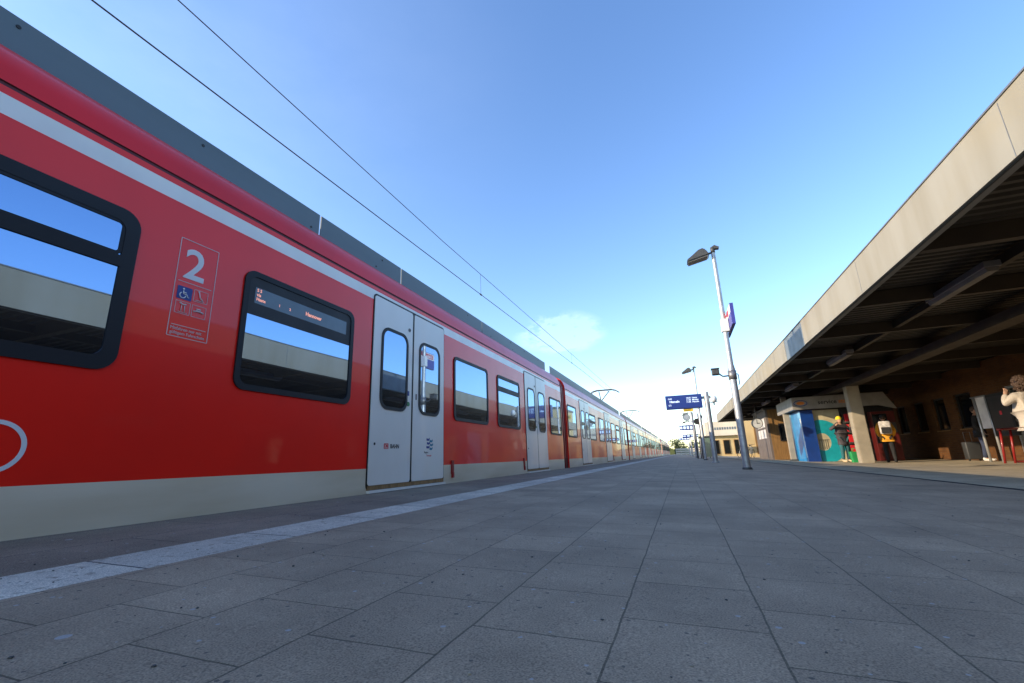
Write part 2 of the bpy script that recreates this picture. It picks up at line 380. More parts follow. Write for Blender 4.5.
# thin cloud wisps, placed by direction
tc = nt.nodes.new('ShaderNodeTexCoord')
def sky_blob(direction, sx, sz, scale):
    dv = Vector(direction).normalized(); rt = dv.cross(Vector((0, 0, 1))).normalized(); upv = rt.cross(dv)
    def dot(v):
        n = nt.nodes.new('ShaderNodeVectorMath'); n.operation = 'DOT_PRODUCT'; n.inputs[1].default_value = v; nt.links.new(tc.outputs['Generated'], n.inputs[0]); return n.outputs['Value']
    def op(o, a, b):
        n = nt.nodes.new('ShaderNodeMath'); n.operation = o
        for i, v in enumerate((a, b)):
            if isinstance(v, (int, float)): n.inputs[i].default_value = v
            elif v is not None: nt.links.new(v, n.inputs[i])
        return n.outputs[0]
    a = op('POWER', op('ABSOLUTE', op('DIVIDE', dot(rt), sx), None), 2.0); b = op('POWER', op('ABSOLUTE', op('DIVIDE', dot(upv), sz), None), 2.0)
    r = op('SUBTRACT', 1.0, op('ADD', a, b))
    front = op('GREATER_THAN', dot(dv), 0.0)
    no = nt.nodes.new('ShaderNodeTexNoise'); no.inputs['Scale'].default_value = scale; no.inputs['Detail'].default_value = 7; no.inputs['Roughness'].default_value = .62
    mp = nt.nodes.new('ShaderNodeMapping'); mp.inputs['Scale'].default_value = (1, 1, 2.2); nt.links.new(tc.outputs['Generated'], mp.inputs['Vector']); nt.links.new(mp.outputs['Vector'], no.inputs['Vector'])
    nz = op('SUBTRACT', no.outputs['Fac'], 0.42 if scale > 3 else 0.25)
    v = op('MULTIPLY', op('POWER', op('MAXIMUM', r, 0.0), 1.6), op('MAXIMUM', op('MULTIPLY', nz, 4.0), 0.0))
    return op('MULTIPLY', v, front)
def px_dir(x, y):
    c = Vector((x - 512, y - 341.5, 452)); return right * c.x + down * c.y + fwd * c.z
m1 = sky_blob(px_dir(560, 333), 0.11, 0.055, 8); m2 = sky_blob(px_dir(640, 405), 0.50, 0.06, 5); m3 = sky_blob(px_dir(40, 40), 0.75, 0.75, 1.3)
ad = nt.nodes.new('ShaderNodeMath'); ad.operation = 'MULTIPLY_ADD'; nt.links.new(m2, ad.inputs[0]); ad.inputs[1].default_value = .22; nt.links.new(m1, ad.inputs[2])
ad3 = nt.nodes.new('ShaderNodeMath'); ad3.operation = 'MULTIPLY_ADD'; nt.links.new(m3, ad3.inputs[0]); ad3.inputs[1].default_value = .05; nt.links.new(ad.outputs[0], ad3.inputs[2])
cl = nt.nodes.new('ShaderNodeMath'); cl.operation = 'MINIMUM'; cl.inputs[1].default_value = 0.12; nt.links.new(ad3.outputs[0], cl.inputs[0])
mxs = mixrgb(nt, 'MIX'); nt.links.new(cl.outputs[0], mxs.inputs['Factor']); hs = nt.nodes.new('ShaderNodeHueSaturation'); hs.inputs['Hue'].default_value = 0.508; hs.inputs['Saturation'].default_value = 1.15; hs.inputs['Value'].default_value = 1.0
nt.links.new(sky.outputs['Color'], hs.inputs['Color']); nt.links.new(hs.outputs['Color'], mxs.inputs['A'])
mxs.inputs['B'].default_value = (5.2, 5.6, 6.1, 1)
nt.links.new(mxs.outputs['Result'], bg.inputs['Color']); bg.inputs['Strength'].default_value = 0.15
SC.view_settings.view_transform = 'Standard'; SC.view_settings.look = 'None'
SC.view_settings.exposure = 1.46; SC.view_settings.gamma = 1.0

# ------------------------------------------------------------------ setting: ground, platform, track
S = 0.03
def gz(x): return -S * (min(x, 6.8) + 3.0)
def sheet(name, xs, y0, y1, m, dz=0.0, skirt=None):
    bm = bmesh.new()
    a = [bm.verts.new((x, y0, gz(x) + dz)) for x in xs]; b = [bm.verts.new((x, y1, gz(x) + dz)) for x in xs]
    for i in range(len(xs) - 1): bm.faces.new((a[i], a[i + 1], b[i + 1], b[i]))
    if skirt is not None:
        lo = [bm.verts.new((xs[0], y, skirt)) for y in (y0, y1)]
        bm.faces.new((a[0], b[0], lo[1], lo[0]))
    o = obj(name, bm, m); o['kind'] = 'structure'; return o
PY0, PY1 = -30, 150
sheet('platform_paving', [-1.79, 3.10], PY0, PY1, 'pave')
sheet('platform_line', [-2.12, -1.79], PY0, PY1, 'pavewhite')
sheet('platform_edge', [-3.04, -2.12], PY0, PY1, 'paveedge', skirt=-0.9)
sheet('platform_forecourt', [3.18, 6.8, 40], PY0, PY1, 'pavesunlit')
bm = bmesh.new()
for x0, x1, z in ((3.10, 3.11, .0), (3.17, 3.18, .0)): box(bm, x0, x1, PY0, PY1, gz(3.1) - .08, gz(3.1) + .002)
box(bm, 3.11, 3.17, PY0, PY1, gz(3.1) - .08, gz(3.1) - .05)
obj('platform_drain_channel', bm, 'tube_black')['kind'] = 'structure'
gm = mat('ground_soil', (0.16, 0.14, 0.09), 0.95, var=.2, vscale=.3)
M['soil'] = gm; M['ballast'] = mat('ballast_stone', (0.17, 0.15, 0.13), 0.95, var=.3, vscale=25, bump=1.0, bscale=40)
bm = bmesh.new(); bm.faces.new([bm.verts.new(p) for p in ((-3000, -3000, -1.0), (3000, -3000, -1.0), (3000, 3000, -1.0), (-3000, 3000, -1.0))])
obj('ground', bm, 'soil')['kind'] = 'structure'
bm = bmesh.new(); box(bm, -9, -3.06, -60, 400, -.98, -.90); obj('track_bed', bm, 'ballast')['kind'] = 'structure'
bm = bmesh.new()
for x in (-3.70, -5.14): box(bm, x - .035, x + .035, -60, 400, -.90, -.76)
obj('track_rails', bm, 'steel')['kind'] = 'structure'
# loose grit on the slabs near the lens
bm = bmesh.new()
for i in range(420):
    x = random.uniform(-2.7, 2.6); y = .25 + 6 * random.random() ** 1.6
    r = random.uniform(.0012, .0042); z = gz(x)
    ellipsoid(bm, (x, y, z + r * .4), (r * random.uniform(.8, 1.6), r, r * .7), 6, 4, .25, random.choice((0, 0, 1)))
o = obj('grit', bm, ['darkgrey', 'columnp']); tag(o, 'tiny scattered grit and crumbs lying on the paving', 'grit', kind='stuff')

# ------------------------------------------------------------------ train
SIDE = -3.0; LB = 15.35; PER = 15.95; Y1 = -3.10
PROF = [(-.05, -.42), (0, -.30), (0, .243), (0, 2.05), (0, 2.16), (0, 2.203), (-.012, 2.208), (-.012, 2.226), (-.004, 2.232), (-.018, 2.32), (-.062, 2.42), (-.14, 2.51), (-.24, 2.575), (-.34, 2.61), (-.85, 2.66), (-1.42, 2.68)]
def profmat(i):
    z0 = PROF[i][1]; z1 = PROF[i + 1][1]
    if z1 <= .2431: return 1
    if z0 < 2.04: return 0
    if z0 < 2.15: return 2
    if z0 < 2.203: return 0
    if z0 < 2.2255 and z1 < 2.231: return 3
    if z0 < 2.231: return 3
    return 4
def shell(bm, y0, y1, sx0=0.0, sx1=0.0, dz1=0.0):
    full = PROF + [(-2.84 - p[0], p[1]) for p in PROF[-2::-1]]
    def P(p, y, sh, dz): return (-1.42 + (p[0] + 1.42) * (1 - sh), y, p[1] - (dz * max(0, (p[1] - .9)) if dz else 0))
    A = [bm.verts.new(P(p, y0, sx0, 0)) for p in full]; B = [bm.verts.new(P(p, y1, sx1, dz1)) for p in full]
    n = len(full)
    for k in range(n - 1):
        i = k if k < len(PROF) - 1 else 2 * (len(PROF) - 1) - 1 - k
        f = bm.faces.new((A[k], A[k + 1], B[k + 1], B[k])); f.material_index = profmat(i)
        if i >= 8: f.smooth = True
    f = bm.faces.new((A[-1], A[0], B[0], B[-1])); f.material_index = 1
    f = bm.faces.new(A); f.material_index = 0
    f = bm.faces.new(B[::-1]); f.material_index = 0
def frame_window(par, y0, y1, z0=.85, z1=1.79, w=.045, r=.09, transom=None, sub=True):
    o_ = rrect(y0, y1, z0, z1, r); i_ = rrect(y0 + w, y1 - w, z0 + w, z1 - w, max(.02, r - w * .6))
    bm = bmesh.new(); ring(bm, o_, i_, 'x', .001, .014)
    if transom: box(bm, .001, .016, y0 + w * .9, y1 - w * .9, transom - .035, transom + .035)
    if transom:
        ring(bm, rrect(y0 + w, y1 - w, transom + .035, z1 - w, .03), rrect(y0 + w + .018, y1 - w - .018, transom + .055, z1 - w - .018, .02), 'x', .002, .011)
    wf = obj('window', bm, 'rubber', par)
    bm = bmesh.new(); prism(bm, rrect(y0 + w - .004, y1 - w + .004, z0 + w - .004, z1 - w + .004, max(.02, r - w * .6)), 'x', .001, .006)
    obj('pane', bm, 'glass', wf)
    return wf
def make_door(par, yc, marks=False):
    y0, y1 = yc - .80, yc + .80
    bm = bmesh.new(); ring(bm, rrect(y0, y1, .03, 2.125, .05), rrect(y0 + .014, y1 - .014, .075, 2.105, .04), 'x', .001, .007)
    box(bm, .001, .0072, yc - .022, yc + .022, .07, 2.11)
    fr = obj('door_frame', bm, 'rubber', par)
    for s, (a, b) in ((0, (y0 + .016, yc - .019)), (1, (yc + .019, y1 - .016))):
        bm = bmesh.new(); prism(bm, rrect(a, b, .078, 2.103, .03), 'x', .001, .012)
        lf = obj('door_leaf', bm, 'door', par)
        wc = (a + b) / 2 + (.02 if s == 0 else .0); hw = .265
        bm = bmesh.new(); ring(bm, rrect(wc - hw, wc + hw, .86, 1.79, .13), rrect(wc - hw + .035, wc + hw - .035, .895, 1.755, .10), 'x', .012, .021)
        wf = obj('window_frame', bm, 'rubber', lf)
        bm = bmesh.new(); prism(bm, rrect(wc - hw + .032, wc + hw - .032, .892, 1.758, .10), 'x', .011, .0155)
        obj('pane', bm, 'glass', lf)
        if s == 0:
            bm = bmesh.new(); prism(bm, circ(b - .075, .96, .026, 20), 'x', .012, .022); obj('open_button', bm, 'green', lf)
            bm = bmesh.new(); box(bm, .0121, .0145, b - .10, b - .052, 1.06, 1.115); obj('sticker', bm, 'bluemark', lf)
            bm = bmesh.new(); prism(bm, circ(b - .075, 1.87, .024, 18), 'x', .012, .018); prism(bm, circ(b - .075, 1.87, .012, 12), 'x', .018, .020, 1)
            obj('lock', bm, ['steel', 'black'], lf)
            bm = bmesh.new(); prism(bm, circ(a + .085, .49, .014, 12), 'x', .012, .016); obj('key_hole', bm, 'black', lf)
        else:
            bm = bmesh.new(); box(bm, .0121, .016, a + .055, a + .075, 1.03, 1.10); obj('sticker', bm, 'blackmark', lf)
    bm = bmesh.new(); box(bm, .001, .045, y0 + .01, y1 - .01, .004, .03); obj('step_ledge', bm, 'stripe', par)
    bm = bmesh.new(); box(bm, .001, .013, y0 + .014, y1 - .014, .032, .074); obj('sill_plate', bm, 'brown', par)
    return fr
def make_bracket(par, y):
    bm = bmesh.new(); box(bm, .001, .02, y - .03, y + .03, .12, .30); box(bm, .001, .03, y - .018, y + .018, .07, .14)
    obj('bracket', bm, 'darkred', par)
def build_car(name, label, y, special=False, pan=False, nose=0, seams=None):
    c = thing(name, label, 'train car', (SIDE, y, 0), group='red commuter train cars coupled along the platform')
    bm = bmesh.new()
    if nose == 1: shell(bm, 0, LB - 1.2); shell(bm, LB - 1.2, LB + .05, 0, .25, .42)
    elif nose == -1: shell(bm, 1.2, LB); shell(bm, 1.2, 0, 0, .25, .42)
    else: shell(bm, 0, LB)
    obj('body', bm, ['red', 'cream', 'stripe', 'groove', 'roofred'], c, smooth=35)
    # roof fairings with bolts, butt jointed
    sm = seams or ([-.45 if nose != -1 else 1.4, 4.10, 8.2, 11.1, 15.0 if nose != 1 else 14.0])
    bm = bmesh.new()
    for xa, xb in ((-.314, -.30), (-2.54, -2.526)):
        for a, b in zip(sm, sm[1:]):
            prism(bm, [(a + .012, 2.595), (b - .012, 2.595), (b - .012, 2.85), (a + .012, 2.85)], 'x', xa, xb)
    obj('roof_fairing', bm, 'fair', c)
    if special:
        yb = .7
        while yb < 15:
            for zb in (2.66, 2.79):
                if random.random() < .6:
                    bm = bmesh.new(); prism(bm, circ(yb + random.uniform(-.2, .2), zb, .012, 10), 'x', -.2999, -.296); obj('bolt', bm, 'black', c)
            yb += 1.15
    bm = bmesh.new(); box(bm, -2.3, -.55, 2.0, 6.6, 2.6, 2.80); box(bm, -2.3, -.55, 8.6, 13.4, 2.6, 2.80); obj('roof_unit', bm, 'darkgrey', c)
    for d in (2.67, 7.82, 12.97): make_door(c, d)
    wins = ((.10 if nose != -1 else None, 1.28, None), (3.45, 4.71, 1.50), (5.45, 6.71, None), (8.92, 10.18, None), (10.61, 11.83, 1.53), (14.12 if nose != 1 else None, 15.26, None))
    for a, b, t in wins:
        if a is None: continue
        if special and a == 3.45: frame_window(c, a, b, .845, 1.83, w=.078, r=.11, transom=1.50)
        else: frame_window(c, a, b, transom=t)
    for d in (8.87, 11.97): make_bracket(c, d)
    if nose != 1:
        bm = bmesh.new()
        full = PROF + [(-2.84 - p[0], p[1]) for p in PROF[-2::-1]]
        for k in range(6):
            y0 = LB + .01 + k * .096; g = .975 if k % 2 else .945
            A_ = [bm.verts.new((-1.42 + (p[0] + 1.42) * g, y0, 1.1 + (p[1] - 1.1) * g)) for p in full]; B_ = [bm.verts.new((v.co.x, y0 + .09, v.co.z)) for v in A_]
            for q in range(len(full) - 1):
                f = bm.faces.new((A_[q], A_[q + 1], B_[q + 1], B_[q])); f.material_index = 1 if A_[q].co.z < .25 and A_[q + 1].co.z < .3 else 0
            bm.faces.new(A_); bm.faces.new(B_[::-1])
        obj('gangway_bellows', bm, ['darkred', 'black'], c)
    if pan:
        bm = bmesh.new()
        for xs in (-1.9, -.94):
            tube(bm, [(xs, .4, 2.9), (xs, 1.7, 2.9)], .035, 8)
            tube(bm, [(xs, .5, 2.62), (xs, .5, 2.9)], .05, 8); tube(bm, [(xs, 1.6, 2.62), (xs, 1.6, 2.9)], .05, 8)
        tube(bm, [(-1.9, 1.5, 2.9), (-.94, 1.5, 2.9)], .035, 8)
        p = obj('pantograph', bm, 'darkgrey', c)
        bm = bmesh.new(); tube(bm, [(-1.42, 1.5, 2.93), (-1.42, -.1, 3.62)], .05, 8); tube(bm, [(-1.35, 1.2, 2.93), (-1.35, 0.0, 3.52)], .02, 8); obj('lower_arm', bm, 'darkgrey', p)
        bm = bmesh.new(); tube(bm, [(-1.42, -.1, 3.62), (-1.75, 1.4, 4.42)], .03, 8); tube(bm, [(-1.42, -.1, 3.62), (-1.09, 1.4, 4.42)], .03, 8); obj('upper_arm', bm, 'darkgrey', p)
        bm = bmesh.new()
        for yy in (1.3, 1.6): tube(bm, [(-2.4, yy, 4.30), (-2.15, yy, 4.46), (-1.9, yy, 4.52), (-.94, yy, 4.52), (-.69, yy, 4.46), (-.44, yy, 4.30)], .028, 8)
        for xx in (-1.8, -1.04): tube(bm, [(xx, 1.3, 4.50), (xx, 1.6, 4.50)], .02, 6)
        obj('collector_head', bm, 'darkgrey', p)
    return c
Y_OF = [Y1 + k * PER for k in range(8)]
car1 = build_car('train_car', 'nearest red train car, with a big white 2 beside its window', Y_OF[0], special=True, seams=[-.4, 6.47, 7.97, 10.68, 15.0])
y0c = Y_OF[0]
# white ring and class panel, door emblems: child parts of the near car
bm = bmesh.new(); ring(bm, circ(1.185 - y0c, .425, .125, 48), circ(1.185 - y0c, .425, .105, 48), 'x', .001, .003); obj('ring_emblem', bm, 'whitemark', car1)
def rl(y): return y - y0c
bm = bmesh.new(); a, b = rl(1.855), rl(2.125)
ring(bm, rrect(a, b, 1.13, 1.815, .004, 1), rrect(a + .004, b - .004, 1.134, 1.811, .003, 1), 'x', .001, .003)
for z in (1.512, 1.21): box(bm, .001, .003, a + .02, b - .02, z - .002, z + .002)
for (p, q) in ((1.99, 1.40), (1.88, 1.29), (1.99, 1.29)): ring(bm, rrect(rl(p), rl(p) + .098, q, q + .085, .003, 1), rrect(rl(p) + .0025, rl(p) + .0955, q + .0025, q + .0825, .002, 1), 'x', .001, .003)
sgn = obj('class_sign', bm, 'pinkmark', car1)
text('numeral', '2', .305, 'whitemark', sgn, '+x', (.001, rl(1.895), 1.545), .002, .004)
bm = bmesh.new(); prism(bm, rrect(rl(1.88), rl(1.978), 1.39, 1.478, .006), 'x', .001, .003); obj('wheelchair_sign', bm, 'bluemark', sgn)
def stroke(bm, pts, r=.0035, x=.0045): tube(bm, [(x, p[0], p[1]) for p in pts], r, 6)
bm = bmesh.new(); cy, cz = rl(1.925), 1.42
stroke(bm, [(cy - .006, cz + .03), (cy - .004, cz + .008), (cy + .018, cz + .006), (cy + .026, cz - .012), (cy + .034, cz - .010)])
stroke(bm, [(cy - .005, cz + .018), (cy + .014, cz + .018)])
stroke(bm, [(cy - .008 + .019 * math.cos(R(t)), cz - .003 + .019 * math.sin(R(t))) for t in range(120, 361, 20)])
prism(bm, circ(cy - .006, cz + .042, .006, 10), 'x', .003, .006)
obj('wheelchair_symbol', bm, 'whitemark', sgn)
bm = bmesh.new(); cy, cz = rl(2.035), 1.44
stroke(bm, [(cy - .012, cz + .03), (cy - .002, cz - .005), (cy + .012, cz - .018), (cy + .02, cz - .024)], .004)
stroke(bm, [(cy - .03, cz - .03), (cy + .025, cz - .03)], .0025); prism(bm, circ(cy - .014, cz + .034, .006, 10), 'x', .003, .006)
obj('pictogram', bm, 'pinkmark', sgn); bm = bmesh.new()
cy, cz = rl(1.93), 1.335
stroke(bm, [(cy - .025, cz + .028), (cy + .0, cz + .018), (cy + .018, cz + .024)], .005); stroke(bm, [(cy - .01, cz + .014), (cy - .012, cz - .03)], .0025); stroke(bm, [(cy + .01, cz + .014), (cy + .012, cz - .03)], .0025)
stroke(bm, [(cy - .03, cz - .035), (cy + .03, cz - .035)], .002)
obj('pictogram', bm, 'pinkmark', sgn); bm = bmesh.new()
cy, cz = rl(2.035), 1.335
stroke(bm, [(cy - .033, cz - .006), (cy - .012, cz), (cy + .012, cz), (cy + .034, cz - .006)], .006); stroke(bm, [(cy - .015, cz + .012), (cy + .012, cz + .014)], .006)
obj('pictogram', bm, 'pinkmark', sgn)
text('lettering', 'Mitfahren nur mit\ngültigem Fahrschein', .029, 'pinkmark', sgn, '+x', (.001, rl(1.872), 1.178), .0015)
# destination display behind window 2
bm = bmesh.new(); prism(bm, [(rl(2.40), 1.435), (rl(3.56), 1.435), (rl(3.56), 1.742), (rl(2.40), 1.742)], 'x', .0062, .0068)
ds = obj('display_surround', bm, 'black', car1)
bm = bmesh.new(); prism(bm, [(rl(2.45), 1.535), (rl(3.50), 1.535), (rl(3.50), 1.665), (rl(2.45), 1.665)], 'x', .0069, .0074); dp = obj('display_screen', bm, 'lcd', ds)
text('display_lettering', 'S 5\nvia\nHaste', .036, 'led', ds, '+x', (.0076, rl(2.465), 1.632), .0006, .0005)
for q, ch in ((2.68, '1'), (2.79, '2')): text('display_lettering', ch, .03, 'led', ds, '+x', (.0076, rl(q), 1.572), .0006, .0005)
text('display_lettering', 'Hannover', .048, 'led', ds, '+x', (.0076, rl(2.97), 1.583), .0006, .001)
# emblem and words on the first door
bm = bmesh.new(); ring(bm, rrect(rl(4.185), rl(4.265), .44, .498, .008), rrect(rl(4.192), rl(4.258), .447, .491, .005), 'x', .0121, .014)
em = obj('door_emblem', bm, 'redmark', car1)
text('emblem_lettering', 'DB', .045, 'redmark', em, '+x', (.0121, rl(4.196), .455), .001, .002)
text('emblem_lettering', 'BAHN', .062, 'blackmark', em, '+x', (.0121, rl(4.30), .448), .001, .002)
bm = bmesh.new()
for k in range(3):
    z = .455 + k * .047
    for q, mi in ((0, 0), (1, 1)):
        ya = rl(5.065) + q * .075 + (.012 if k == 1 else 0); zz = z + (.0 if q == 0 else -.018)
        prism(bm, [(ya, zz), (ya + .05, zz - .004), (ya + .075, zz + .012), (ya + .075, zz + .036), (ya + .05, zz + .022), (ya, zz + .028)], 'x', .0121, .014, mi)
o = obj('wave_emblem', bm, ['bluemark', 'teal'], car1)
text('emblem_lettering', 'Region', .036, 'blackmark', o, '+x', (.0121, rl(5.01), .395), .001)
text('emblem_lettering', 'Verkehr', .036, 'redmark', o, '+x', (.0121, rl(5.07), .355), .001)

ords = ['', 'second', 'third', 'fourth', 'fifth', 'sixth', 'seventh', 'eighth']
car2 = build_car('train_car', 'second red train car, coupled just behind the nearest one', Y_OF[1], seams=[-.45, 4.2, 8.3, 11.2, 15.0])
for o in bpy.data.objects:
    if o.parent: KIDS.setdefault(o.parent.name, []).append(o)
def again(src, k, label):
    c = copy_tree(src); c.location.y = Y_OF[k]; c['label'] = label; return c
car3 = build_car('train_car', 'third red train car, carrying the nearest pantograph on its roof', Y_OF[2], pan=True)
build_car('train_car', 'fourth red train car, carrying the second pantograph on its roof', Y_OF[3], pan=True)
car5 = build_car('train_car', 'fifth red train car, ending in a sloped driving cab, seen small', Y_OF[4], nose=1)
car6 = build_car('train_car', 'sixth red train car, starting with a sloped cab and far pantograph', Y_OF[5] + 1.2, nose=-1, pan=True)
for i, k in enumerate((6, 7)):
    for o in list(car2.children): pass
    c = again(car2, k, ['seventh red train car, last but one in the far distance', 'eighth and last red train car at the far vanishing point'][i]); c.location.y += 1.2
# ------------------------------------------------------------------ overhead line
def wire(name, label, pts, r):
    bm = bmesh.new(); tube(bm, pts, r, 6); o = obj(name, bm, 'wire'); tag(o, label, 'overhead wire', 'overhead line above the train'); return o
CW = [(-4.77, -20, 4.55), (-4.66, 1.8, 4.55), (-4.575, 8.3, 4.55), (-4.33, 23, 4.55), (-4.25, 50, 4.56), (-4.6, 100, 4.56), (-4.42, 150, 4.56)]
MW = [(-4.85, -25, 6.0), (-4.7, -8, 5.55), (-4.62, 2, 5.30), (-4.585, 8.4, 5.17), (-4.45, 15, 5.06), (-4.36, 22, 4.99), (-4.3, 35, 4.98), (-4.25, 50, 5.2), (-4.4, 75, 5.9), (-4.5, 100, 5.2), (-4.42, 150, 5.9)]
wire('contact_wire', 'lower overhead wire running just above the train roof', CW, .0085)
mwo = wire('catenary_wire', 'upper overhead wire sagging above the lower one', MW, .007)
def interp(pts, y):
    for p, q in zip(pts, pts[1:]):
        if p[1] <= y <= q[1]:
            t = (y - p[1]) / (q[1] - p[1]); return tuple(p[i] + (q[i] - p[i]) * t for i in range(3))
for y in (10.4, 20.5, 30.6, 41, 51, 61):
    bm = bmesh.new(); a, b = interp(CW, y), interp(MW, y); tube(bm, [a, b], .004, 5); tube(bm, [(a[0], a[1] - .05, a[2]), (a[0], a[1] + .05, a[2])], .02, 6)
    obj('dropper', bm, 'wire', mwo)

# ------------------------------------------------------------------ platform furniture
def lamp_post(label, x, y, h, head=1.0):
    t = thing('lamp_post', label, 'lamp post', (x, y, gz(x)), group='lamp posts in a row along the platform')
    bm = bmesh.new(); tube(bm, [(0, 0, 0), (0, 0, 2.4), (0, 0, 2.5), (0, 0, h)], [.085, .08, .062, .05], 16); obj('pole', bm, 'alu', t, smooth=40)
    bm = bmesh.new(); tube(bm, [(0, 0, 0), (0, 0, .05)], [.115, .10], 16); obj('pole_foot', bm, 'darkgrey', t)
    bm = bmesh.new(); tube(bm, [(0, 0, h), (0, 0, h + .16)], .055, 12); tube(bm, [(0, 0, h + .02), (-.18, 0, h - .01)], .03, 8)
    prism(bm, [(-.02, h + .16), (.05, h + .20), (.16, h + .13), (.15, h + .09), (.05, h + .10)], 'y', -.06, .06)
    obj('bracket', bm, 'darkgrey', t)
    bm = bmesh.new(); z = h - .02
    prism(bm, [(-.16, z + .05), (-.10, z - .05), (-.66, z - .17), (-.67, z - .11), (-.44, z + .05), (-.34, z + .10), (-.30, z + .15), (-.22, z + .14)], 'y', -.17, .17)
    bmesh.ops.bevel(bm, geom=bm.edges[:], offset=.02, segments=2, affect='EDGES')
    lh = obj('lamp_head', bm, 'darkgrey', t)
    bm = bmesh.new(); prism(bm, [(-.14, z - .062), (-.16, z - .09), (-.64, z - .19), (-.64, z - .17)], 'y', -.14, .14); obj('lens', bm, 'lamptube', lh)
    return t
L1 = lamp_post('tallest nearest lamp post on the open platform, hung with a blue sign', 1.38, 12.22, 5.52)
lamp_post('thin lamp post behind the blue departure board, second in the row', 1.18, 28.3, 5.15)
L3 = lamp_post('third lamp post of the row, far down the platform', 1.14, 44.5, 5.1)
lamp_post('fourth lamp post of the row, near the vanishing point', 1.12, 60.5, 5.1)
lamp_post('fifth and farthest lamp post, almost at the vanishing point', 1.1, 77, 5.1)
# platform number sign, a flat panel parallel to the track
t = thing('platform_sign', 'blue platform number sign on the nearest lamp post, seen edge-on', 'platform sign', (1.5, 12.5, 3.24))
bm = bbox(-.02, .06, -.95, .55, 0, .52, .006); obj('panel', bm, 'signpurple', t)
bm = bmesh.new(); box(bm, -.024, -.0201, -.93, .53, .30, .50); obj('white_band', bm, 'white', t)
bm = bmesh.new(); box(bm, -.027, -.0241, -.55, .45, .33, .47); obj('red_field', bm, 'redmark', t)
text('lettering', 'S-Bahn', .14, 'whitemark', t, '-x', (-.0272, .40, .352), .001, .004)
text('numeral', '1', .27, 'whitemark', t, '-x', (-.0205, .1, .05), .002, .006)
bm = bmesh.new(); box(bm, -.20, -.03, -.36, -.20, -.02, .30); box(bm, -.06, -.021, -.34, -.22, .30, .34); obj('clamp', bm, 'white', t)
# floodlight on bracket
t = thing('loudspeaker', 'small dark box speaker on an arm of the nearest lamp post', 'loudspeaker', (1.38, 12.22, 2.16))
bm = bmesh.new(); tube(bm, [(-.05, -.02, -.06), (-.22, -.04, -.07), (-.3, -.04, 0)], .02, 8); tube(bm, [(0, 0, -.16), (0, 0, .06)], .095, 14); tube(bm, [(.1, 0, -.3), (.13, 0, -.28), (.13, 0, -.05), (.1, 0, -.02)], .012, 6); obj('arm', bm, 'steel', t)
bm = bbox(-.46, -.29, -.12, .08, -.02, .12, .025); obj('body', bm, 'darkgrey', t)
bm = bmesh.new(); box(bm, -.47, -.28, -.14, .10, .125, .14); obj('hood', bm, 'darkgrey', t)
# departure board
t = thing('departure_board', 'nearest blue departure board hung from a post above the platform', 'display board', (1.23, 20.84, gz(1.23)))
bm = bmesh.new(); tube(bm, [(0, 0, 0), (0, 0, 2.62)], .10, 16); tube(bm, [(0, 0, 2.55), (0, 0, 2.90)], [.11, .09], 16); tube(bm, [(0, 0, 0), (0, 0, .04)], .15, 16); obj('post', bm, 'alu', t, smooth=40)
bm = bmesh.new(); box(bm, -.34, .16, -.06, .06, 2.62, 2.72); tube(bm, [(.08, -.1, 2.45), (.26, -.12, 2.42)], .02, 6); obj('arm', bm, 'steel', t)
bm = bbox(-1.66, -.20, -.14, .14, 2.25, 2.83, .015); bd = obj('board', bm, 'signblue', t)
bm = bmesh.new(); box(bm, -1.61, -.25, -.146, -.141, 2.30, 2.78); obj('screen', bm, 'bluemark', bd)
text('lettering', '10:25', .075, 'signtext', bd, '-y', (-1.56, -.147, 2.66), .001, .002)
text('lettering', 'Hameln', .13, 'signtext', bd, '-y', (-1.50, -.147, 2.52), .001, .004)
text('lettering', 'S 5', .09, 'signtext', bd, '-y', (-1.55, -.147, 2.38), .001, .002)
text('lettering', '10:55  Haste\n11:25  Minden\n11:55  Hameln', .085, 'signtext', bd, '-y', (-.82, -.147, 2.66), .001, .002)
t = thing('dome_camera', 'white dome camera on the right of the departure board post', 'camera', (1.23 + .27, 20.74, gz(1) + 2.45))
bm = bmesh.new(); ellipsoid(bm, (0, 0, .12), (.12, .12, .14), 14, 10); obj('dome', bm, 'white', t)
bm = bmesh.new(); tube(bm, [(-.17, .05, .0), (.0, 0, -.02), (.14, 0, .02)], .018, 6); tube(bm, [(-.02, 0, -.14), (-.02, 0, -.02)], .03, 8); obj('bracket', bm, 'darkgrey', t)
# yellow warning board
t = thing('yellow_sign', 'small yellow warning board hanging below the departure board in view', 'sign', (1.18, 28.2, gz(1) + 2.72))
bm = bbox(-.85, -.32, -.03, .03, 0, .24, .01); obj('panel', bm, 'yellow', t)
bm = bmesh.new(); tube(bm, [(-.32, 0, .12), (0, 0.05, .12)], .02, 6); obj('arm', bm, 'steel', t)
bm = bmesh.new()
for k, wd in enumerate((.40, .34)): box(bm, -.8, -.8 + wd, -.034, -.031, .14 - k * .07, .17 - k * .07)
obj('text_line', bm, 'blackmark', t)
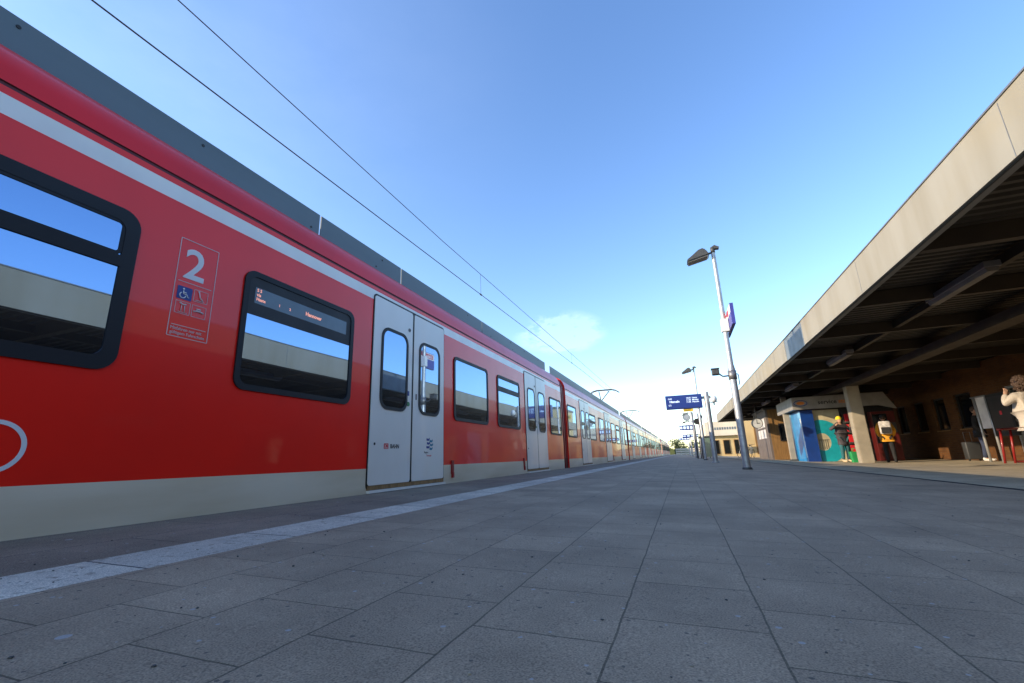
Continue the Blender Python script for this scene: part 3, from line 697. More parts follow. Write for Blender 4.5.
# further hanging boards
def far_board(label, x, y, z, wd, hg, m='signblue'):
    t = thing('hanging_board', label, 'display board', (x, y, gz(x)), group='blue boards far down the platform')
    bm = bmesh.new(); tube(bm, [(0, 0, 0), (0, 0, z + hg)], .08, 10); obj('post', bm, 'alu', t, smooth=40)
    bm = bbox(-wd - .15, -.15, -.1, .1, z, z + hg, .01); obj('board', bm, m, t)
    bm = bmesh.new()
    for k in range(4): box(bm, -wd - .1 + k * wd / 4, -wd - .1 + k * wd / 4 + wd * .17, -.106, -.101, z + .1, z + hg - .1)
    obj('text_block', bm, 'signtext', bm and t)
    bm = bmesh.new(); box(bm, -.16, .08, -.05, .05, z + hg * .6, z + hg * .6 + .08); obj('arm', bm, 'steel', t)
far_board('second blue hanging board, smaller and lower than the departure board', 1.25, 43, 2.35, 1.1, .42)
far_board('third blue hanging board, just right of the second one', 1.85, 50, 1.95, 1.5, .30)
far_board('fourth blue hanging board, faint and farthest down the platform', 1.25, 66, 2.1, 1.4, .35)
# horn speaker & hoop lamp far down
t = thing('horn_speaker', 'dark horn speaker on a far platform post', 'loudspeaker', (1.45, 38.5, gz(1.4)))
bm = bmesh.new(); tube(bm, [(0, 0, 0), (0, 0, 3.4)], .06, 10); obj('post', bm, 'alu', t)
bm = bmesh.new(); tube(bm, [(-.05, .1, 2.85), (-.12, -.35, 2.75)], [.08, .24], 14); tube(bm, [(.05, 0.1, 3.05), (.18, -.3, 3.1)], [.06, .16], 14); obj('horn', bm, 'black', t)
t = thing('mirror_frame', 'round driver mirror between two bars on a far post', 'mirror', (1.0, 36, gz(1)))
bm = bmesh.new(); tube(bm, [(0, 0, 0), (0, 0, 3.3)], .05, 10); tube(bm, [(-.85, 0, 3.25), (.05, 0, 3.25)], .03, 8); tube(bm, [(-.75, 0, 2.65), (.05, 0, 2.65)], .025, 8); obj('post', bm, 'steel', t)
bm = bmesh.new(); ring(bm, circ(-.42, 2.95, .26, 24), circ(-.42, 2.95, .22, 24), 'y', -.04, .04); obj('rim', bm, 'steel', t)
bm = bmesh.new(); prism(bm, circ(-.42, 2.95, .225, 24), 'y', -.02, .02); obj('glass', bm, 'alu', t)
# shelter
t = thing('waiting_shelter', 'glass waiting shelter with dark frame behind the board post', 'shelter', (1.3, 33.5, gz(1.3)))
for px_ in (-.05, .55):
    for py_ in (0, 3.0):
        bm = bmesh.new(); tube(bm, [(px_, py_, 0), (px_, py_, 1.42)], .03, 8); obj('post', bm, 'darkgrey', t)
bm = bmesh.new(); box(bm, -.12, .62, -.08, 3.1, 1.42, 1.48); obj('roof', bm, 'darkgrey', t)
for (a, b) in ((-.02, .52),): 
    bm = bmesh.new(); box(bm, a, b, 0.0, .012, .12, 1.36); obj('glass_panel', bm, 'tileglass', t)
bm = bmesh.new(); box(bm, .54, .556, .05, 2.95, .12, 1.36); obj('glass_panel', bm, 'tileglass', t)

# ------------------------------------------------------------------ canopy on the right
CX = 3.05; ZB = 2.70; ZT = 3.28; CYA, CYB = -9.0, 42.0
t = thing('platform_canopy', 'long platform canopy with weathered beige fascia and dark ribbed underside', 'canopy', (0, 0, 0))
bm = bmesh.new()
prism(bm, [(CX, ZB), (CX + .14, ZB), (CX + .14, ZT), (CX, ZT)], 'y', CYA, 12.28); prism(bm, [(CX, ZB), (CX + .14, ZB), (CX + .14, ZT), (CX, ZT)], 'y', 14.32, CYB)
box(bm, CX, 12.0, CYB + .002, CYB + .15, ZB, ZT)
obj('fascia', bm, 'fascia', t)
bm = bmesh.new(); prism(bm, [(CX + .01, ZB - .003), (CX + .14, ZB - .003), (CX + .14, ZT + .003), (CX + .01, ZT + .003)], 'y', 12.285, 14.315); obj('fascia_panel', bm, 'patch', t)
bm = bmesh.new(); box(bm, CX + .03, CX + .05, CYA, CYB, ZB - .012, ZB - .002); obj('drip_edge', bm, 'black', t)
for k in range(13):
    yy = -6.4 + k * 3.72
    if 12.0 < yy < 14.6: continue
    bm = bmesh.new(); box(bm, CX - .0025, CX - .0002, yy, yy + .008, ZB + .004, ZT - .02); obj('panel_joint', bm, 'steel', t)
bm = bmesh.new(); box(bm, CX - .012, CX + .16, CYA, CYB, ZT + .004, ZT + .022); obj('flashing', bm, 'steel', t)
# corrugated sheet, ribs run across
bm = bmesh.new(); ys = []; y = CYA; k = 0
while y < CYB:
    ys += [(y, ZB + .24), (y + .07, ZB + .24), (y + .09, ZB + .30), (y + .16, ZB + .30)]; y += .18
A = [bm.verts.new((CX + .14, p, z)) for p, z in ys]; B = [bm.verts.new((12.0, p, z)) for p, z in ys]
for i in range(len(ys) - 1): bm.faces.new((A[i], B[i], B[i + 1], A[i + 1]))
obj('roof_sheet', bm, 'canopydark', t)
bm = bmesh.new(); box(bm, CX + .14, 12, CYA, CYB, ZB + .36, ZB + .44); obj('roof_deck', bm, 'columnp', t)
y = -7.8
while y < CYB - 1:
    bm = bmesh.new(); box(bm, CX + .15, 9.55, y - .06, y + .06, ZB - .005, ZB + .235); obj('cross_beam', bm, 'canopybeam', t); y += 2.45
bm = bmesh.new(); box(bm, 6.02, 6.42, CYA, CYB, ZB - .20, ZB - .008); box(bm, 4.62, 4.72, CYA, CYB, ZB + .06, ZB + .2); obj('main_beam', bm, 'canopybeam', t)
for y in (20.3, 32.5):
    bm = bmesh.new(); prism(bm, [(6.02, y - .2), (6.42, y - .2), (6.42, y + .2), (6.02, y + .2)], 'z', gz(6.2), ZB - .20)
    bmesh.ops.bevel(bm, geom=[e for e in bm.edges if abs(e.verts[0].co.z - e.verts[1].co.z) > 1], offset=.02, segments=2, affect='EDGES')
    obj('column', bm, 'columnp', t)
# ceiling lamps, switched off
for i, y in enumerate((2.6, 8.75, 14.75, 20.9, 27.0)):
    lab = ['long unlit ceiling lamp nearest the camera under the canopy', 'large unlit ceiling lamp clearly seen under the near canopy', 'second unlit ceiling lamp, above the panel patch side of the canopy', 'third unlit ceiling lamp, just before the kiosk', 'far unlit ceiling lamp beyond the kiosk front'][i]
    u = thing('ceiling_lamp', lab, 'ceiling lamp', (4.42, y, ZB), group='unlit tube lamps under the canopy')
    bm = bbox(-.10, .10, -.85, .85, -.01, .08, .01); obj('housing', bm, 'steel', u)
    bm = bmesh.new(); prism(bm, [(-.085, -.012), (.085, -.012), (.06, -.07), (-.06, -.07)], 'y', -.82, .82); obj('diffuser', bm, 'lamptube', u)
u = thing('ceiling_speaker', 'grey box speaker under the canopy at the right edge', 'loudspeaker', (4.85, 7.35, ZB - .05))
bm = bbox(-.22, .22, -.3, .3, -.18, .05, .03); obj('body', bm, 'steel', u)
bm = bmesh.new(); tube(bm, [(0, 0, .05), (0, 0, .22)], .03, 8); obj('mount', bm, 'darkgrey', u)
# hanging clock
u = thing('station_clock', 'round white station clock hanging under the far canopy', 'clock', (4.06, 28.5, 1.74))
bm = bmesh.new(); ring(bm, circ(0, 0, .28, 32), circ(0, 0, .25, 32), 'y', -.09, .09); tube(bm, [(0, 0, .27), (0, 0, 1.0)], .025, 8); obj('case', bm, 'darkgrey', u)
bm = bmesh.new(); prism(bm, circ(0, 0, .255, 32), 'y', -.07, .07); obj('dial', bm, 'clockface', u)
bm = bmesh.new(); box(bm, -.012, .012, -.08, -.072, -.02, .21); box(bm, -.02, .13, -.083, -.0801, -.016, .016); obj('hand', bm, 'black', u)

# ------------------------------------------------------------------ station building behind the canopy
u = thing('station_building', 'long orange brick station building with dark windows under the canopy', 'building', (0, 0, 0))
WX = 9.6; wins = [(20.20, 21.25), (21.95, 22.85), (23.60, 24.45), (25.30, 26.15), (12.5, 14.2), (8.2, 10.0), (3.5, 5.5), (-1.5, .7), (29.0, 30.0), (31.2, 32.2)]
door_y = (17.2, 18.4)
bm = bmesh.new()
cuts = sorted([(a, b, .80, 2.02) for a, b in wins] + [(17.2, 18.4, -.30, 1.95)])
y = -10.0
for a, b, z0, z1 in cuts:
    box(bm, WX, WX + .3, y, a, -.3, ZB + .2)
    if z0 > -.2: box(bm, WX, WX + .3, a, b, -.3, z0)
    box(bm, WX, WX + .3, a, b, z1, ZB + .2); y = b
box(bm, WX, WX + .3, y, 40, -.3, ZB + .2)
box(bm, WX + .3, 16, -10, -9.7, -.3, ZB + .2); box(bm, WX + .3, 16, 39.7, 40, -.3, ZB + .2)
bmesh.ops.remove_doubles(bm, verts=bm.verts[:], dist=.0005)
obj('wall', bm, 'brick', u)
for a, b in wins:
    bm = bmesh.new(); ring(bm, [(a, .80), (b, .80), (b, 2.02), (a, 2.02)], [(a + .06, .86), (b - .06, .86), (b - .06, 1.96), (a + .06, 1.96)], 'x', WX + .06, WX + .14); f = obj('window', bm, 'black', u)
    bm = bmesh.new(); box(bm, WX + .10, WX + .115, a + .055, b - .055, .855, 1.965); obj('pane', bm, 'darkglass', f)
    bm = bmesh.new(); box(bm, WX - .05, WX + .06, a - .03, b + .03, .76, .798); obj('sill', bm, 'brown', f)
bm = bmesh.new(); box(bm, WX + .10, WX + .13, 17.2, 18.4, -.29, 1.95); d = obj('door', bm, 'darkglass', u)
bm = bmesh.new(); ring(bm, [(17.2, -.29), (18.4, -.29), (18.4, 1.95), (17.2, 1.95)], [(17.28, -.2), (18.32, -.2), (18.32, 1.87), (17.28, 1.87)], 'x', WX + .02, WX + .09); obj('frame', bm, 'alu', d)
bm = bmesh.new(); box(bm, WX + .3, 16, -9.7, 39.7, ZB + .1, ZB + .3); obj('roof', bm, 'darkgrey', u)
# timetable case with metal posts at right
u = thing('timetable_case', 'glazed notice case on two steel posts near the right edge', 'notice case', (8.85, 17.9, gz(9)))
for yy in (0, .62):
    bm = bmesh.new(); tube(bm, [(0, yy, 0), (0, yy, 1.95)], .035, 12); obj('post', bm, 'alu', u)
bm = bmesh.new(); box(bm, -.05, .07, -.06, .68, 1.95, 1.985); obj('header', bm, 'steel', u)
bm = bmesh.new(); box(bm, -.03, .03, -1.05, -.05, .75, 1.98); cs = obj('case', bm, 'black', u)
bm = bmesh.new(); box(bm, -.034, -.031, -.98, -.12, .85, 1.9); obj('poster', bm, 'kioskdark', cs)
bm = bmesh.new(); box(bm, -.038, -.0345, -.62, -.52, 1.35, 1.46); obj('sticker', bm, 'redmark', cs)
bm = bmesh.new(); box(bm, .02, .06, .05, .57, 1.0, 1.96); obj('white_panel', bm, 'posterwhite', u)  # plain white panel between the posts
# red tubular stand
u = thing('red_rail', 'red tubular steel barrier standing by the notice case', 'barrier', (8.5, 17.0, gz(9)))
for dx in (0, .22):
    bm = bmesh.new(); tube(bm, [(dx - .08, 0, 0), (dx + .02, 0, .95)], .03, 8); obj('post', bm, 'redpaint', u)
bm = bmesh.new(); tube(bm, [(.1, 0, .93), (.1, -1.6, .93)], .03, 8); tube(bm, [(-.05, 0, .93), (.25, 0, .93)], .03, 8); tube(bm, [(.2, 0, .04), (.2, -1.6, .08)], .03, 8); tube(bm, [(.1, -1.6, 0), (.1, -1.6, .93)], .03, 8); obj('rail', bm, 'redpaint', u)

# ------------------------------------------------------------------ kiosk under the canopy
KX0, KX1, KY0, KY1 = 4.95, 8.3, 22.8, 25.6; kz = gz(6)
u = thing('kiosk', 'blue and white newspaper kiosk with lettered fascia behind the column', 'kiosk', (0, 0, 0))
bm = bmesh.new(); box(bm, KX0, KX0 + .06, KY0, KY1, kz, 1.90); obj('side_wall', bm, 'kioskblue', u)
bm = bmesh.new(); box(bm, KX0 - .012, KX0 - .002, KY0 + .03, KY0 + .16, kz + .2, 1.55); obj('painted_reflection', bm, 'posterwhite', u)  # white strip stands in for the reflection along the wall's front corner
bm = bmesh.new(); box(bm, KX0, 5.42, KY0 - .04, KY0 - .002, kz, 1.90); obj('front_panel', bm, 'kioskshade', u)
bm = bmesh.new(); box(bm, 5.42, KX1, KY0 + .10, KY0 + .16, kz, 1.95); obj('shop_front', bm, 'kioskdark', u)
bm = bmesh.new(); box(bm, KX0, KX1, KY1, KY1 + .06, kz, 1.95); obj('rear_wall', bm, 'kioskshade', u)
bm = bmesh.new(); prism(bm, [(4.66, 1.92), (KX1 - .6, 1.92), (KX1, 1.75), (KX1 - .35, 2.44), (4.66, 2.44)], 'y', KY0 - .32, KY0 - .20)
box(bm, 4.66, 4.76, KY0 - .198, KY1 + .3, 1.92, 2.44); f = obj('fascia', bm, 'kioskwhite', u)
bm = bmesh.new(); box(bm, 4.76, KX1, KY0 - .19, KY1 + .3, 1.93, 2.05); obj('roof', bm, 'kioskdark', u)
fy = KY0 - .322
text('lettering', 'service', .24, 'blackmark', f, '-y', (5.62, fy, 2.10), .002, .004)
text('lettering', 'store', .24, 'orange', f, '-y', (6.36, fy, 2.10), .002, .004)
bm = bmesh.new()
ring(bm, [(p[0], p[1]) for p in [(4.98 + .26 * math.cos(2 * math.pi * k / 28), 2.18 + .13 * math.sin(2 * math.pi * k / 28)) for k in range(28)]], [(4.98 + .23 * math.cos(2 * math.pi * k / 28), 2.18 + .105 * math.sin(2 * math.pi * k / 28)) for k in range(28)], 'y', fy, fy + .004, 1)
prism(bm, [(4.98 + .15 * math.cos(2 * math.pi * k / 20), 2.18 + .07 * math.sin(2 * math.pi * k / 20)) for k in range(20)], 'y', fy, fy + .004, 0)
obj('oval_emblem', bm, ['orange', 'bluemark'], f)
bm = bmesh.new(); box(bm, 5.44, 6.40, KY0 + .08, KY0 + .098, kz + .01, 1.88); ps = obj('door_poster', bm, 'poster', u)
# big turquoise ring on the poster, cut by its left edge
bm = bmesh.new(); cx_, cz_ = 5.62, .55; n = 40
outer = [(max(5.445, min(6.395, cx_ + .80 * math.cos(2 * math.pi * k / n))), max(kz + .015, cz_ + .92 * math.sin(2 * math.pi * k / n))) for k in range(n)]
inner = [(max(5.446, cx_ + .30 * math.cos(2 * math.pi * k / n)), cz_ + .36 * math.sin(2 * math.pi * k / n)) for k in range(n)]
ring(bm, outer, inner, 'y', KY0 + .074, KY0 + .079); obj('ring_print', bm, 'ring', ps)
bm = bmesh.new()
for k in range(5): box(bm, 5.50 + k * .07, 5.51 + k * .07, KY0 + .066, KY0 + .072, .25, .62)
box(bm, 5.48, 5.86, KY0 + .066, KY0 + .072, .62, .64); obj('railing_print', bm, 'darkgrey', ps)
# magazine rack
u = thing('magazine_rack', 'red and white magazine rack at the kiosk front', 'magazine rack', (6.62, 22.5, gz(6.6)))
bm = bmesh.new(); box(bm, -.18, .18, .12, .2, 0, 1.95); obj('back', bm, 'black', u)
for k in range(4):
    bm = bmesh.new(); box(bm, -.16, .16, .02, .115, .3 + k * .42, .36 + k * .42); s_ = obj('shelf', bm, 'darkgrey', u)
    bm = bmesh.new(); prism(bm, [(.03, .365 + k * .42), (.09, .365 + k * .42), (.115, .66 + k * .42), (.085, .66 + k * .42)], 'x', -.14, .0); obj('magazine', bm, 'redmark', s_)
    bm = bmesh.new(); prism(bm, [(.03, .365 + k * .42), (.09, .365 + k * .42), (.115, .64 + k * .42), (.085, .64 + k * .42)], 'x', .01, .14); obj('magazine', bm, random.choice(['posterwhite', 'redmark', 'kioskblue']), s_)
u = thing('vending_machine', 'red vending machine beside the column under the kiosk roof', 'vending machine', (7.75, 22.55, gz(7.7)))
bm = bbox(-.40, .40, -.1, .3, .02, 1.95, .02); obj('body', bm, 'vend', u)
bm = bmesh.new(); box(bm, -.36, .12, -.112, -.102, .7, 1.85); obj('front_glass', bm, 'darkglass', u)
bm = bmesh.new(); box(bm, .18, .38, -.112, -.102, 1.1, 1.5); obj('keypad', bm, 'darkgrey', u)
# pale post left of the kiosk
u = thing('concrete_post', 'pale square post just left of the blue kiosk wall', 'post', (4.78, 24.7, gz(4.8)))
bm = bbox(-.11, .11, -.11, .11, 0, 2.95, .01); obj('shaft', bm, 'columnp', u)
bm = bbox(-.15, .15, -.15, .15, 0, .08, .01); obj('foot', bm, 'darkgrey', u)

# ------------------------------------------------------------------ brown hut further along
u = thing('brown_hut', 'brown clad hut with small dark window left of the kiosk', 'hut', (0, 0, 0))
hz = gz(4.7)
bm = bmesh.new(); box(bm, 4.72, 7.2, 29.0, 29.1, hz, 2.5); obj('front_wall', bm, 'brown', u)
bm = bmesh.new(); box(bm, 4.62, 4.72, 29.0, 33.4, hz, 2.5); sw = obj('side_wall', bm, 'greywall', u)
bm = bmesh.new(); box(bm, 4.62, 7.2, 33.4, 33.5, hz, 2.5); box(bm, 7.2, 7.3, 29.0, 33.5, hz, 2.5); obj('rear_wall', bm, 'greywall', u)
bm = bmesh.new(); box(bm, 4.55, 7.35, 28.95, 33.55, 2.5, 2.6); obj('roof', bm, 'darkgrey', u)
bm = bmesh.new(); ring(bm, [(5.15, .75), (5.95, .75), (5.95, 1.7), (5.15, 1.7)], [(5.2, .8), (5.9, .8), (5.9, 1.65), (5.2, 1.65)], 'y', 28.94, 28.998); f = obj('window', bm, 'black', u)
bm = bmesh.new(); box(bm, 5.19, 5.91, 28.97, 28.99, .79, 1.66); obj('pane', bm, 'darkglass', f)
bm = bmesh.new()
for r in range(2):
    for c in range(3): box(bm, 4.600, 4.616, 29.7 + c * .95, 30.45 + c * .95, .95 + r * .62, 1.45 + r * .62)
obj('poster', bm, 'posterwhite', sw)

# ------------------------------------------------------------------ far buildings, fence, trees
u = thing('far_pavilion', 'low sunlit pavilion with white parapet at the platform end', 'building', (0, 0, 0))
bm = bmesh.new(); box(bm, 3.2, 11, 62.0, 70, -.4, 2.2)
obj('wall', bm, 'beige', u)
bm = bmesh.new(); box(bm, 3.0, 11.2, 61.5, 70.5, 2.2, 3.9); obj('parapet', bm, 'palerender', u)
bm = bmesh.new()
for k in range(14): box(bm, 3.7 + k * .28, 3.9 + k * .28, 61.48, 61.499, 2.9 + .0, 3.2)
obj('sign_lettering', bm, 'patch', u)
for k in range(6):
    x = 3.6 + k * 1.2
    bm = bmesh.new(); box(bm, x, x + .75, 61.94, 61.998, .0, 1.7); f = obj('window', bm, 'brown', u)
    bm = bmesh.new(); box(bm, x + .06, x + .69, 61.92, 61.938, .06, 1.64); obj('pane', bm, 'darkglass', f)
u = thing('tall_side_building', 'bright yellow rendered building between lamp post and hut', 'building', (0, 0, 0))
bm = bmesh.new(); box(bm, 5.5, 11, 46.0, 52, -.4, 5.2); obj('wall', bm, 'beige', u)
for k in range(2):
    bm = bmesh.new(); box(bm, 6.2 + k * .55, 6.4 + k * .55, 45.94, 45.998, .0, 2.6); f = obj('window', bm, 'brown', u)
bm = bmesh.new(); box(bm, 5.4, 11.1, 45.9, 52.1, 5.2, 5.4); obj('roof', bm, 'darkgrey', u)
def bicycle(label, x, y, rz):
    t = thing('bicycle', label, 'bicycle', (x, y, gz(x)), rz, group='parked bicycles by the yellow building')
    for dx in (-.5, .5):
        bm = bmesh.new()
        pts = [(dx + .32 * math.cos(2 * math.pi * k / 20), 0, .33 + .32 * math.sin(2 * math.pi * k / 20)) for k in range(21)]
        tube(bm, pts, .02, 6, False); obj('wheel', bm, 'black', t)
    bm = bmesh.new(); tube(bm, [(-.5, 0, .33), (-.15, 0, .75), (.35, 0, .78), (.5, 0, .33)], .018, 6); tube(bm, [(-.5, 0, .33), (0, 0, .3), (.36, 0, .72)], .018, 6); tube(bm, [(0, 0, .3), (-.18, 0, .9)], .018, 6); obj('frame', bm, 'alu', t)
    bm = bmesh.new(); ellipsoid(bm, (-.19, 0, .93), (.13, .07, .04)); obj('saddle', bm, 'black', t)
    bm = bmesh.new(); tube(bm, [(.33, 0, .78), (.3, 0, 1.0)], .016, 6); tube(bm, [(.28, -.26, 1.02), (.3, 0, 1.0), (.28, .26, 1.02)], .014, 6); obj('handlebar', bm, 'darkgrey', t)
bicycle('parked bicycle nearest the grey side of the brown hut', 5.0, 40.0, 1.2)
bicycle('parked bicycle farther left by the yellow building', 4.6, 42.5, 1.0)
u = thing('end_fence', 'pale fence closing off the far platform end', 'fence', (0, 0, 0))
for k in range(12):
    bm = bmesh.new(); box(bm, -1.2 + k * .9, -1.12 + k * .9, 96, 96.08, -.4, 1.25); obj('post', bm, 'palerender', u)
bm = bmesh.new()
for z in (.1, .5, .9): box(bm, -1.2, 9.0, 96.1, 96.14, z, z + .28)
obj('board', bm, 'palerender', u)
def tree(label, x, y, h, r):
    t = thing('tree', label, 'tree', (x, y, -1.0), group='trees beyond the platform end')
    bm = bmesh.new(); tube(bm, [(0, 0, 0), (.1, 0, h * .5), (0, .1, h * .8)], [.25, .16, .06], 8)
    for a in range(5): tube(bm, [(.05, 0, h * .45), (r * .6 * math.cos(a * 1.3), r * .6 * math.sin(a * 1.3), h * .75)], [.09, .03], 6)
    obj('trunk', bm, 'bark', t)
    bm = bmesh.new(); rr = random.Random(int(x * 10) + int(y))
    cl_ = [Vector((rr.uniform(-r, r) * .7, rr.uniform(-r, r) * .7, h * rr.uniform(.45, .95))) for _ in range(11)]
    for c in cl_:
        rad = r * rr.uniform(.3, .5)
        for _ in range(60):
            d = Vector((rr.gauss(0, 1), rr.gauss(0, 1), rr.gauss(0, 1))).normalized() * rad * rr.random() ** .4
            p = c + d; s = rr.uniform(.12, .26); n1 = Vector((rr.gauss(0, 1), rr.gauss(0, 1), rr.gauss(0, 1))).normalized(); n2 = n1.orthogonal().normalized()
            bm.faces.new([bm.verts.new(p + v * s) for v in (n1, n2, -n1 * .8, -n2)])
    obj('crown', bm, 'leaf', t)
for i, (x, y, h, r) in enumerate(((-6, 150, 4.6, 2.8), (-1, 158, 5.2, 3.0), (4, 152, 4.6, 2.8), (8.5, 160, 4.6, 2.8))):
    tree(['leftmost autumn green tree beyond the end of the train', 'broad green tree in the middle beyond the platform end', 'green tree above the pale fence, right of the middle one', 'rightmost far tree, behind the platform signs'][i], x, y, h, r)
bm = bmesh.new()
rr = random.Random(3)
for k in range(40):
    a = -60 + k * 4.2; hh = rr.uniform(3, 6)
    prism(bm, [(a, -1), (a + 5, -1), (a + 4.4, hh * .8), (a + 2.5, hh), (a + .6, hh * .7)], 'y', 330 + rr.uniform(0, 12), 345)
o = obj('distant_woods', bm, 'leaf'); tag(o, 'low strip of distant woods along the horizon', 'woods', kind='stuff')

# ------------------------------------------------------------------ people
def skin_mesh(name, verts, edges, radii, root, sub=2):
    me = bpy.data.meshes.new(name); me.from_pydata([Vector(v) for v in verts], edges, [])
    o = bpy.data.objects.new(name + '_tmp', me); COL.objects.link(o)
    sk = o.modifiers.new('skin', 'SKIN'); sk.use_smooth_shade = True
    for i, r in enumerate(radii):
        me.skin_vertices[0].data[i].radius = r if isinstance(r, tuple) else (r, r)
        me.skin_vertices[0].data[i].use_root = (i == root)
    s = o.modifiers.new('sub', 'SUBSURF'); s.levels = sub; s.render_levels = sub
    dg = bpy.context.evaluated_depsgraph_get()
    out = bpy.data.meshes.new_from_object(o.evaluated_get(dg)); out.name = name
    bpy.data.objects.remove(o); bpy.data.meshes.remove(me)
    return out
def chain_mesh(name, J, segs, m, parent, root, grow=0.0, extra=None, sub=2):
    idx = {}; V = []; Rr = []; E = []
    for a, b in segs:
        for k in (a, b):
            if k not in idx: idx[k] = len(V); V.append(J[k][0]); r = J[k][1]; Rr.append(tuple(q + grow for q in r) if isinstance(r, tuple) else r + grow)
        E.append((idx[a], idx[b]))
    me = skin_mesh(name, V, E, Rr, idx[root], sub)
    if extra:
        bm = bmesh.new(); bm.from_mesh(me); extra(bm); bmesh.ops.recalc_face_normals(bm, faces=bm.faces[:]); bm.to_mesh(me); bm.free()
    for p in me.polygons: p.use_smooth = True
    me.materials.clear(); me.materials.append(M[m])
    o = bpy.data.objects.new(name, me); return link(o, parent)
def person(label, loc, face_deg, H, top, trousers, shoes, arms, hair='hair', hairkind='short', stride=0.0, hat=None, hood=False, lean=0.0, hemz=.84):
    """front is local -Y; arms: dict side -> (elbow, wrist) offsets from the shoulder"""
    u = thing('person', label, 'person', loc, R(face_deg))
    u.scale = (H / 1.75,) * 3
    J = {'pel': ((0, 0, .95), (.135, .105)), 'wai': ((0, -.01 - lean * .3, 1.12), (.125, .095)), 'che': ((0, -.0 - lean * .7, 1.32), (.155, .11)),
         'nb': ((0, .01 - lean, 1.47), (.075, .07)), 'nt': ((0, -.01 - lean * 1.1, 1.56), .052)}
    for s, sd in ((-1, 'r'), (1, 'l')):
        el, wr = arms[sd]; sh = Vector((s * .185, -lean * .9, 1.41))
        e = sh + Vector(el); w_ = e + Vector(wr); hd = w_ + Vector(wr).normalized() * .09
        J['s' + sd] = (sh, .065); J['e' + sd] = (e, .045); J['w' + sd] = (w_, .031); J['h' + sd] = (hd, (.040, .020))
        st = stride * s
        J['hip' + sd] = ((s * .09, 0, .90), .088); J['kn' + sd] = ((s * .10, -.03 - st * .5, .50), .062); J['an' + sd] = ((s * .10, .03 - st, .09), .042)
        J['ba' + sd] = ((s * .105, -.10 - st, .045), (.042, .032)); J['to' + sd] = ((s * .11, -.17 - st, .035), (.036, .024))
    arm = [p for sd in 'rl' for p in (('che', 's' + sd), ('s' + sd, 'e' + sd), ('e' + sd, 'w' + sd))]
    leg = [p for sd in 'rl' for p in (('pel', 'hip' + sd), ('hip' + sd, 'kn' + sd), ('kn' + sd, 'an' + sd))]
    hc = Vector((0, -.02 - lean * 1.2, 1.65))
    def more(bm):
        ellipsoid(bm, hc, (.075, .095, .115), 18, 14)
        ellipsoid(bm, hc + Vector((0, -.03, -.05)), (.055, .06, .065), 14, 10)
        ellipsoid(bm, hc + Vector((0, -.098, -.015)), (.013, .02, .024), 8, 6)
        for s in (-1, 1): ellipsoid(bm, hc + Vector((s * .078, .005, -.01)), (.012, .022, .032), 8, 6)
        ellipsoid(bm, hc + Vector((0, -.088, -.058)), (.026, .012, .008), 8, 6)
        for sd in 'rl':
            h0, w0 = Vector(J['h' + sd][0]), Vector(J['w' + sd][0]); d = (h0 - w0).normalized(); sdv = d.cross(Vector((0, 1, .2))).normalized(); pv = d.cross(sdv)
            for k in range(4):
                a = h0 + sdv * (.027 - k * .018); ln = (.066, .076, .07, .054)[k]
                tube(bm, [a - d * .02, a + d * ln * .5, a + d * ln * .85 + pv * .012, a + d * ln + pv * .03], [.0095, .009, .008, .006], 6)
            tube(bm, [w0 + d * .03 + sdv * .025, w0 + d * .065 + sdv * .05, w0 + d * .10 + sdv * .055 + pv * .012], [.011, .010, .008], 6)
    foot = [p for sd in 'rl' for p in (('an' + sd, 'ba' + sd), ('ba' + sd, 'to' + sd))]
    hand = [('w' + sd, 'h' + sd) for sd in 'rl']
    chain_mesh('body', J, [('pel', 'wai'), ('wai', 'che'), ('che', 'nb'), ('nb', 'nt')] + arm + hand + leg + foot, 'skin', u, 'pel', 0, more)
    J2 = dict(J); J2['hem'] = ((0, 0, hemz), (.205, .155)); J2['pel'] = ((0, 0, .95), (.185, .138)); J2['wai'] = (J['wai'][0], (.162, .12))
    g = .020
    chain_mesh('jacket', J2, [('hem', 'pel'), ('pel', 'wai'), ('wai', 'che'), ('che', 'nb')] + arm, top, u, 'pel', g)
    chain_mesh('trousers', J, leg, trousers, u, 'pel', .016)
    for sd in 'rl':
        a, b, c = (Vector(J[k + sd][0]) for k in ('an', 'ba', 'to'))
        bm = bmesh.new(); ellipsoid(bm, (a + c) / 2 + Vector((0, .005, 0)) - Vector((0, 0, .012)), (.05, .145, .046), 14, 8)
        ellipsoid(bm, a + Vector((0, .005, -.015)), (.048, .06, .065), 12, 8)
        for v in bm.verts: v.co.z = max(v.co.z, .002)
        obj('shoe', bm, shoes, u, smooth=60)
    bm = bmesh.new()
    for s in (-1, 1): ellipsoid(bm, hc + Vector((s * .03, -.088, .012)), (.011, .008, .007), 8, 6)
    obj('eye', bm, 'black', u)
    bm = bmesh.new()
    if hairkind == 'short':
        ellipsoid(bm, hc + Vector((0, .018, .03)), (.084, .098, .105), 16, 12, .03)
    elif hairkind == 'curly':
        rr = random.Random(5)
        for _ in range(420):
            d = Vector((rr.gauss(0, 1), rr.gauss(0, 1) + .45, rr.gauss(0, 1) + .25)).normalized()
            if d.y < -.55 and d.z < .45: continue
            ellipsoid(bm, hc + Vector((0, .03, .01)) + Vector((d.x * .125, d.y * .13, d.z * .15 - .02)), (rr.uniform(.010, .026), rr.uniform(.010, .026), rr.uniform(.014, .034)), 6, 4, .25)
    obj('hair', bm, hair, u)
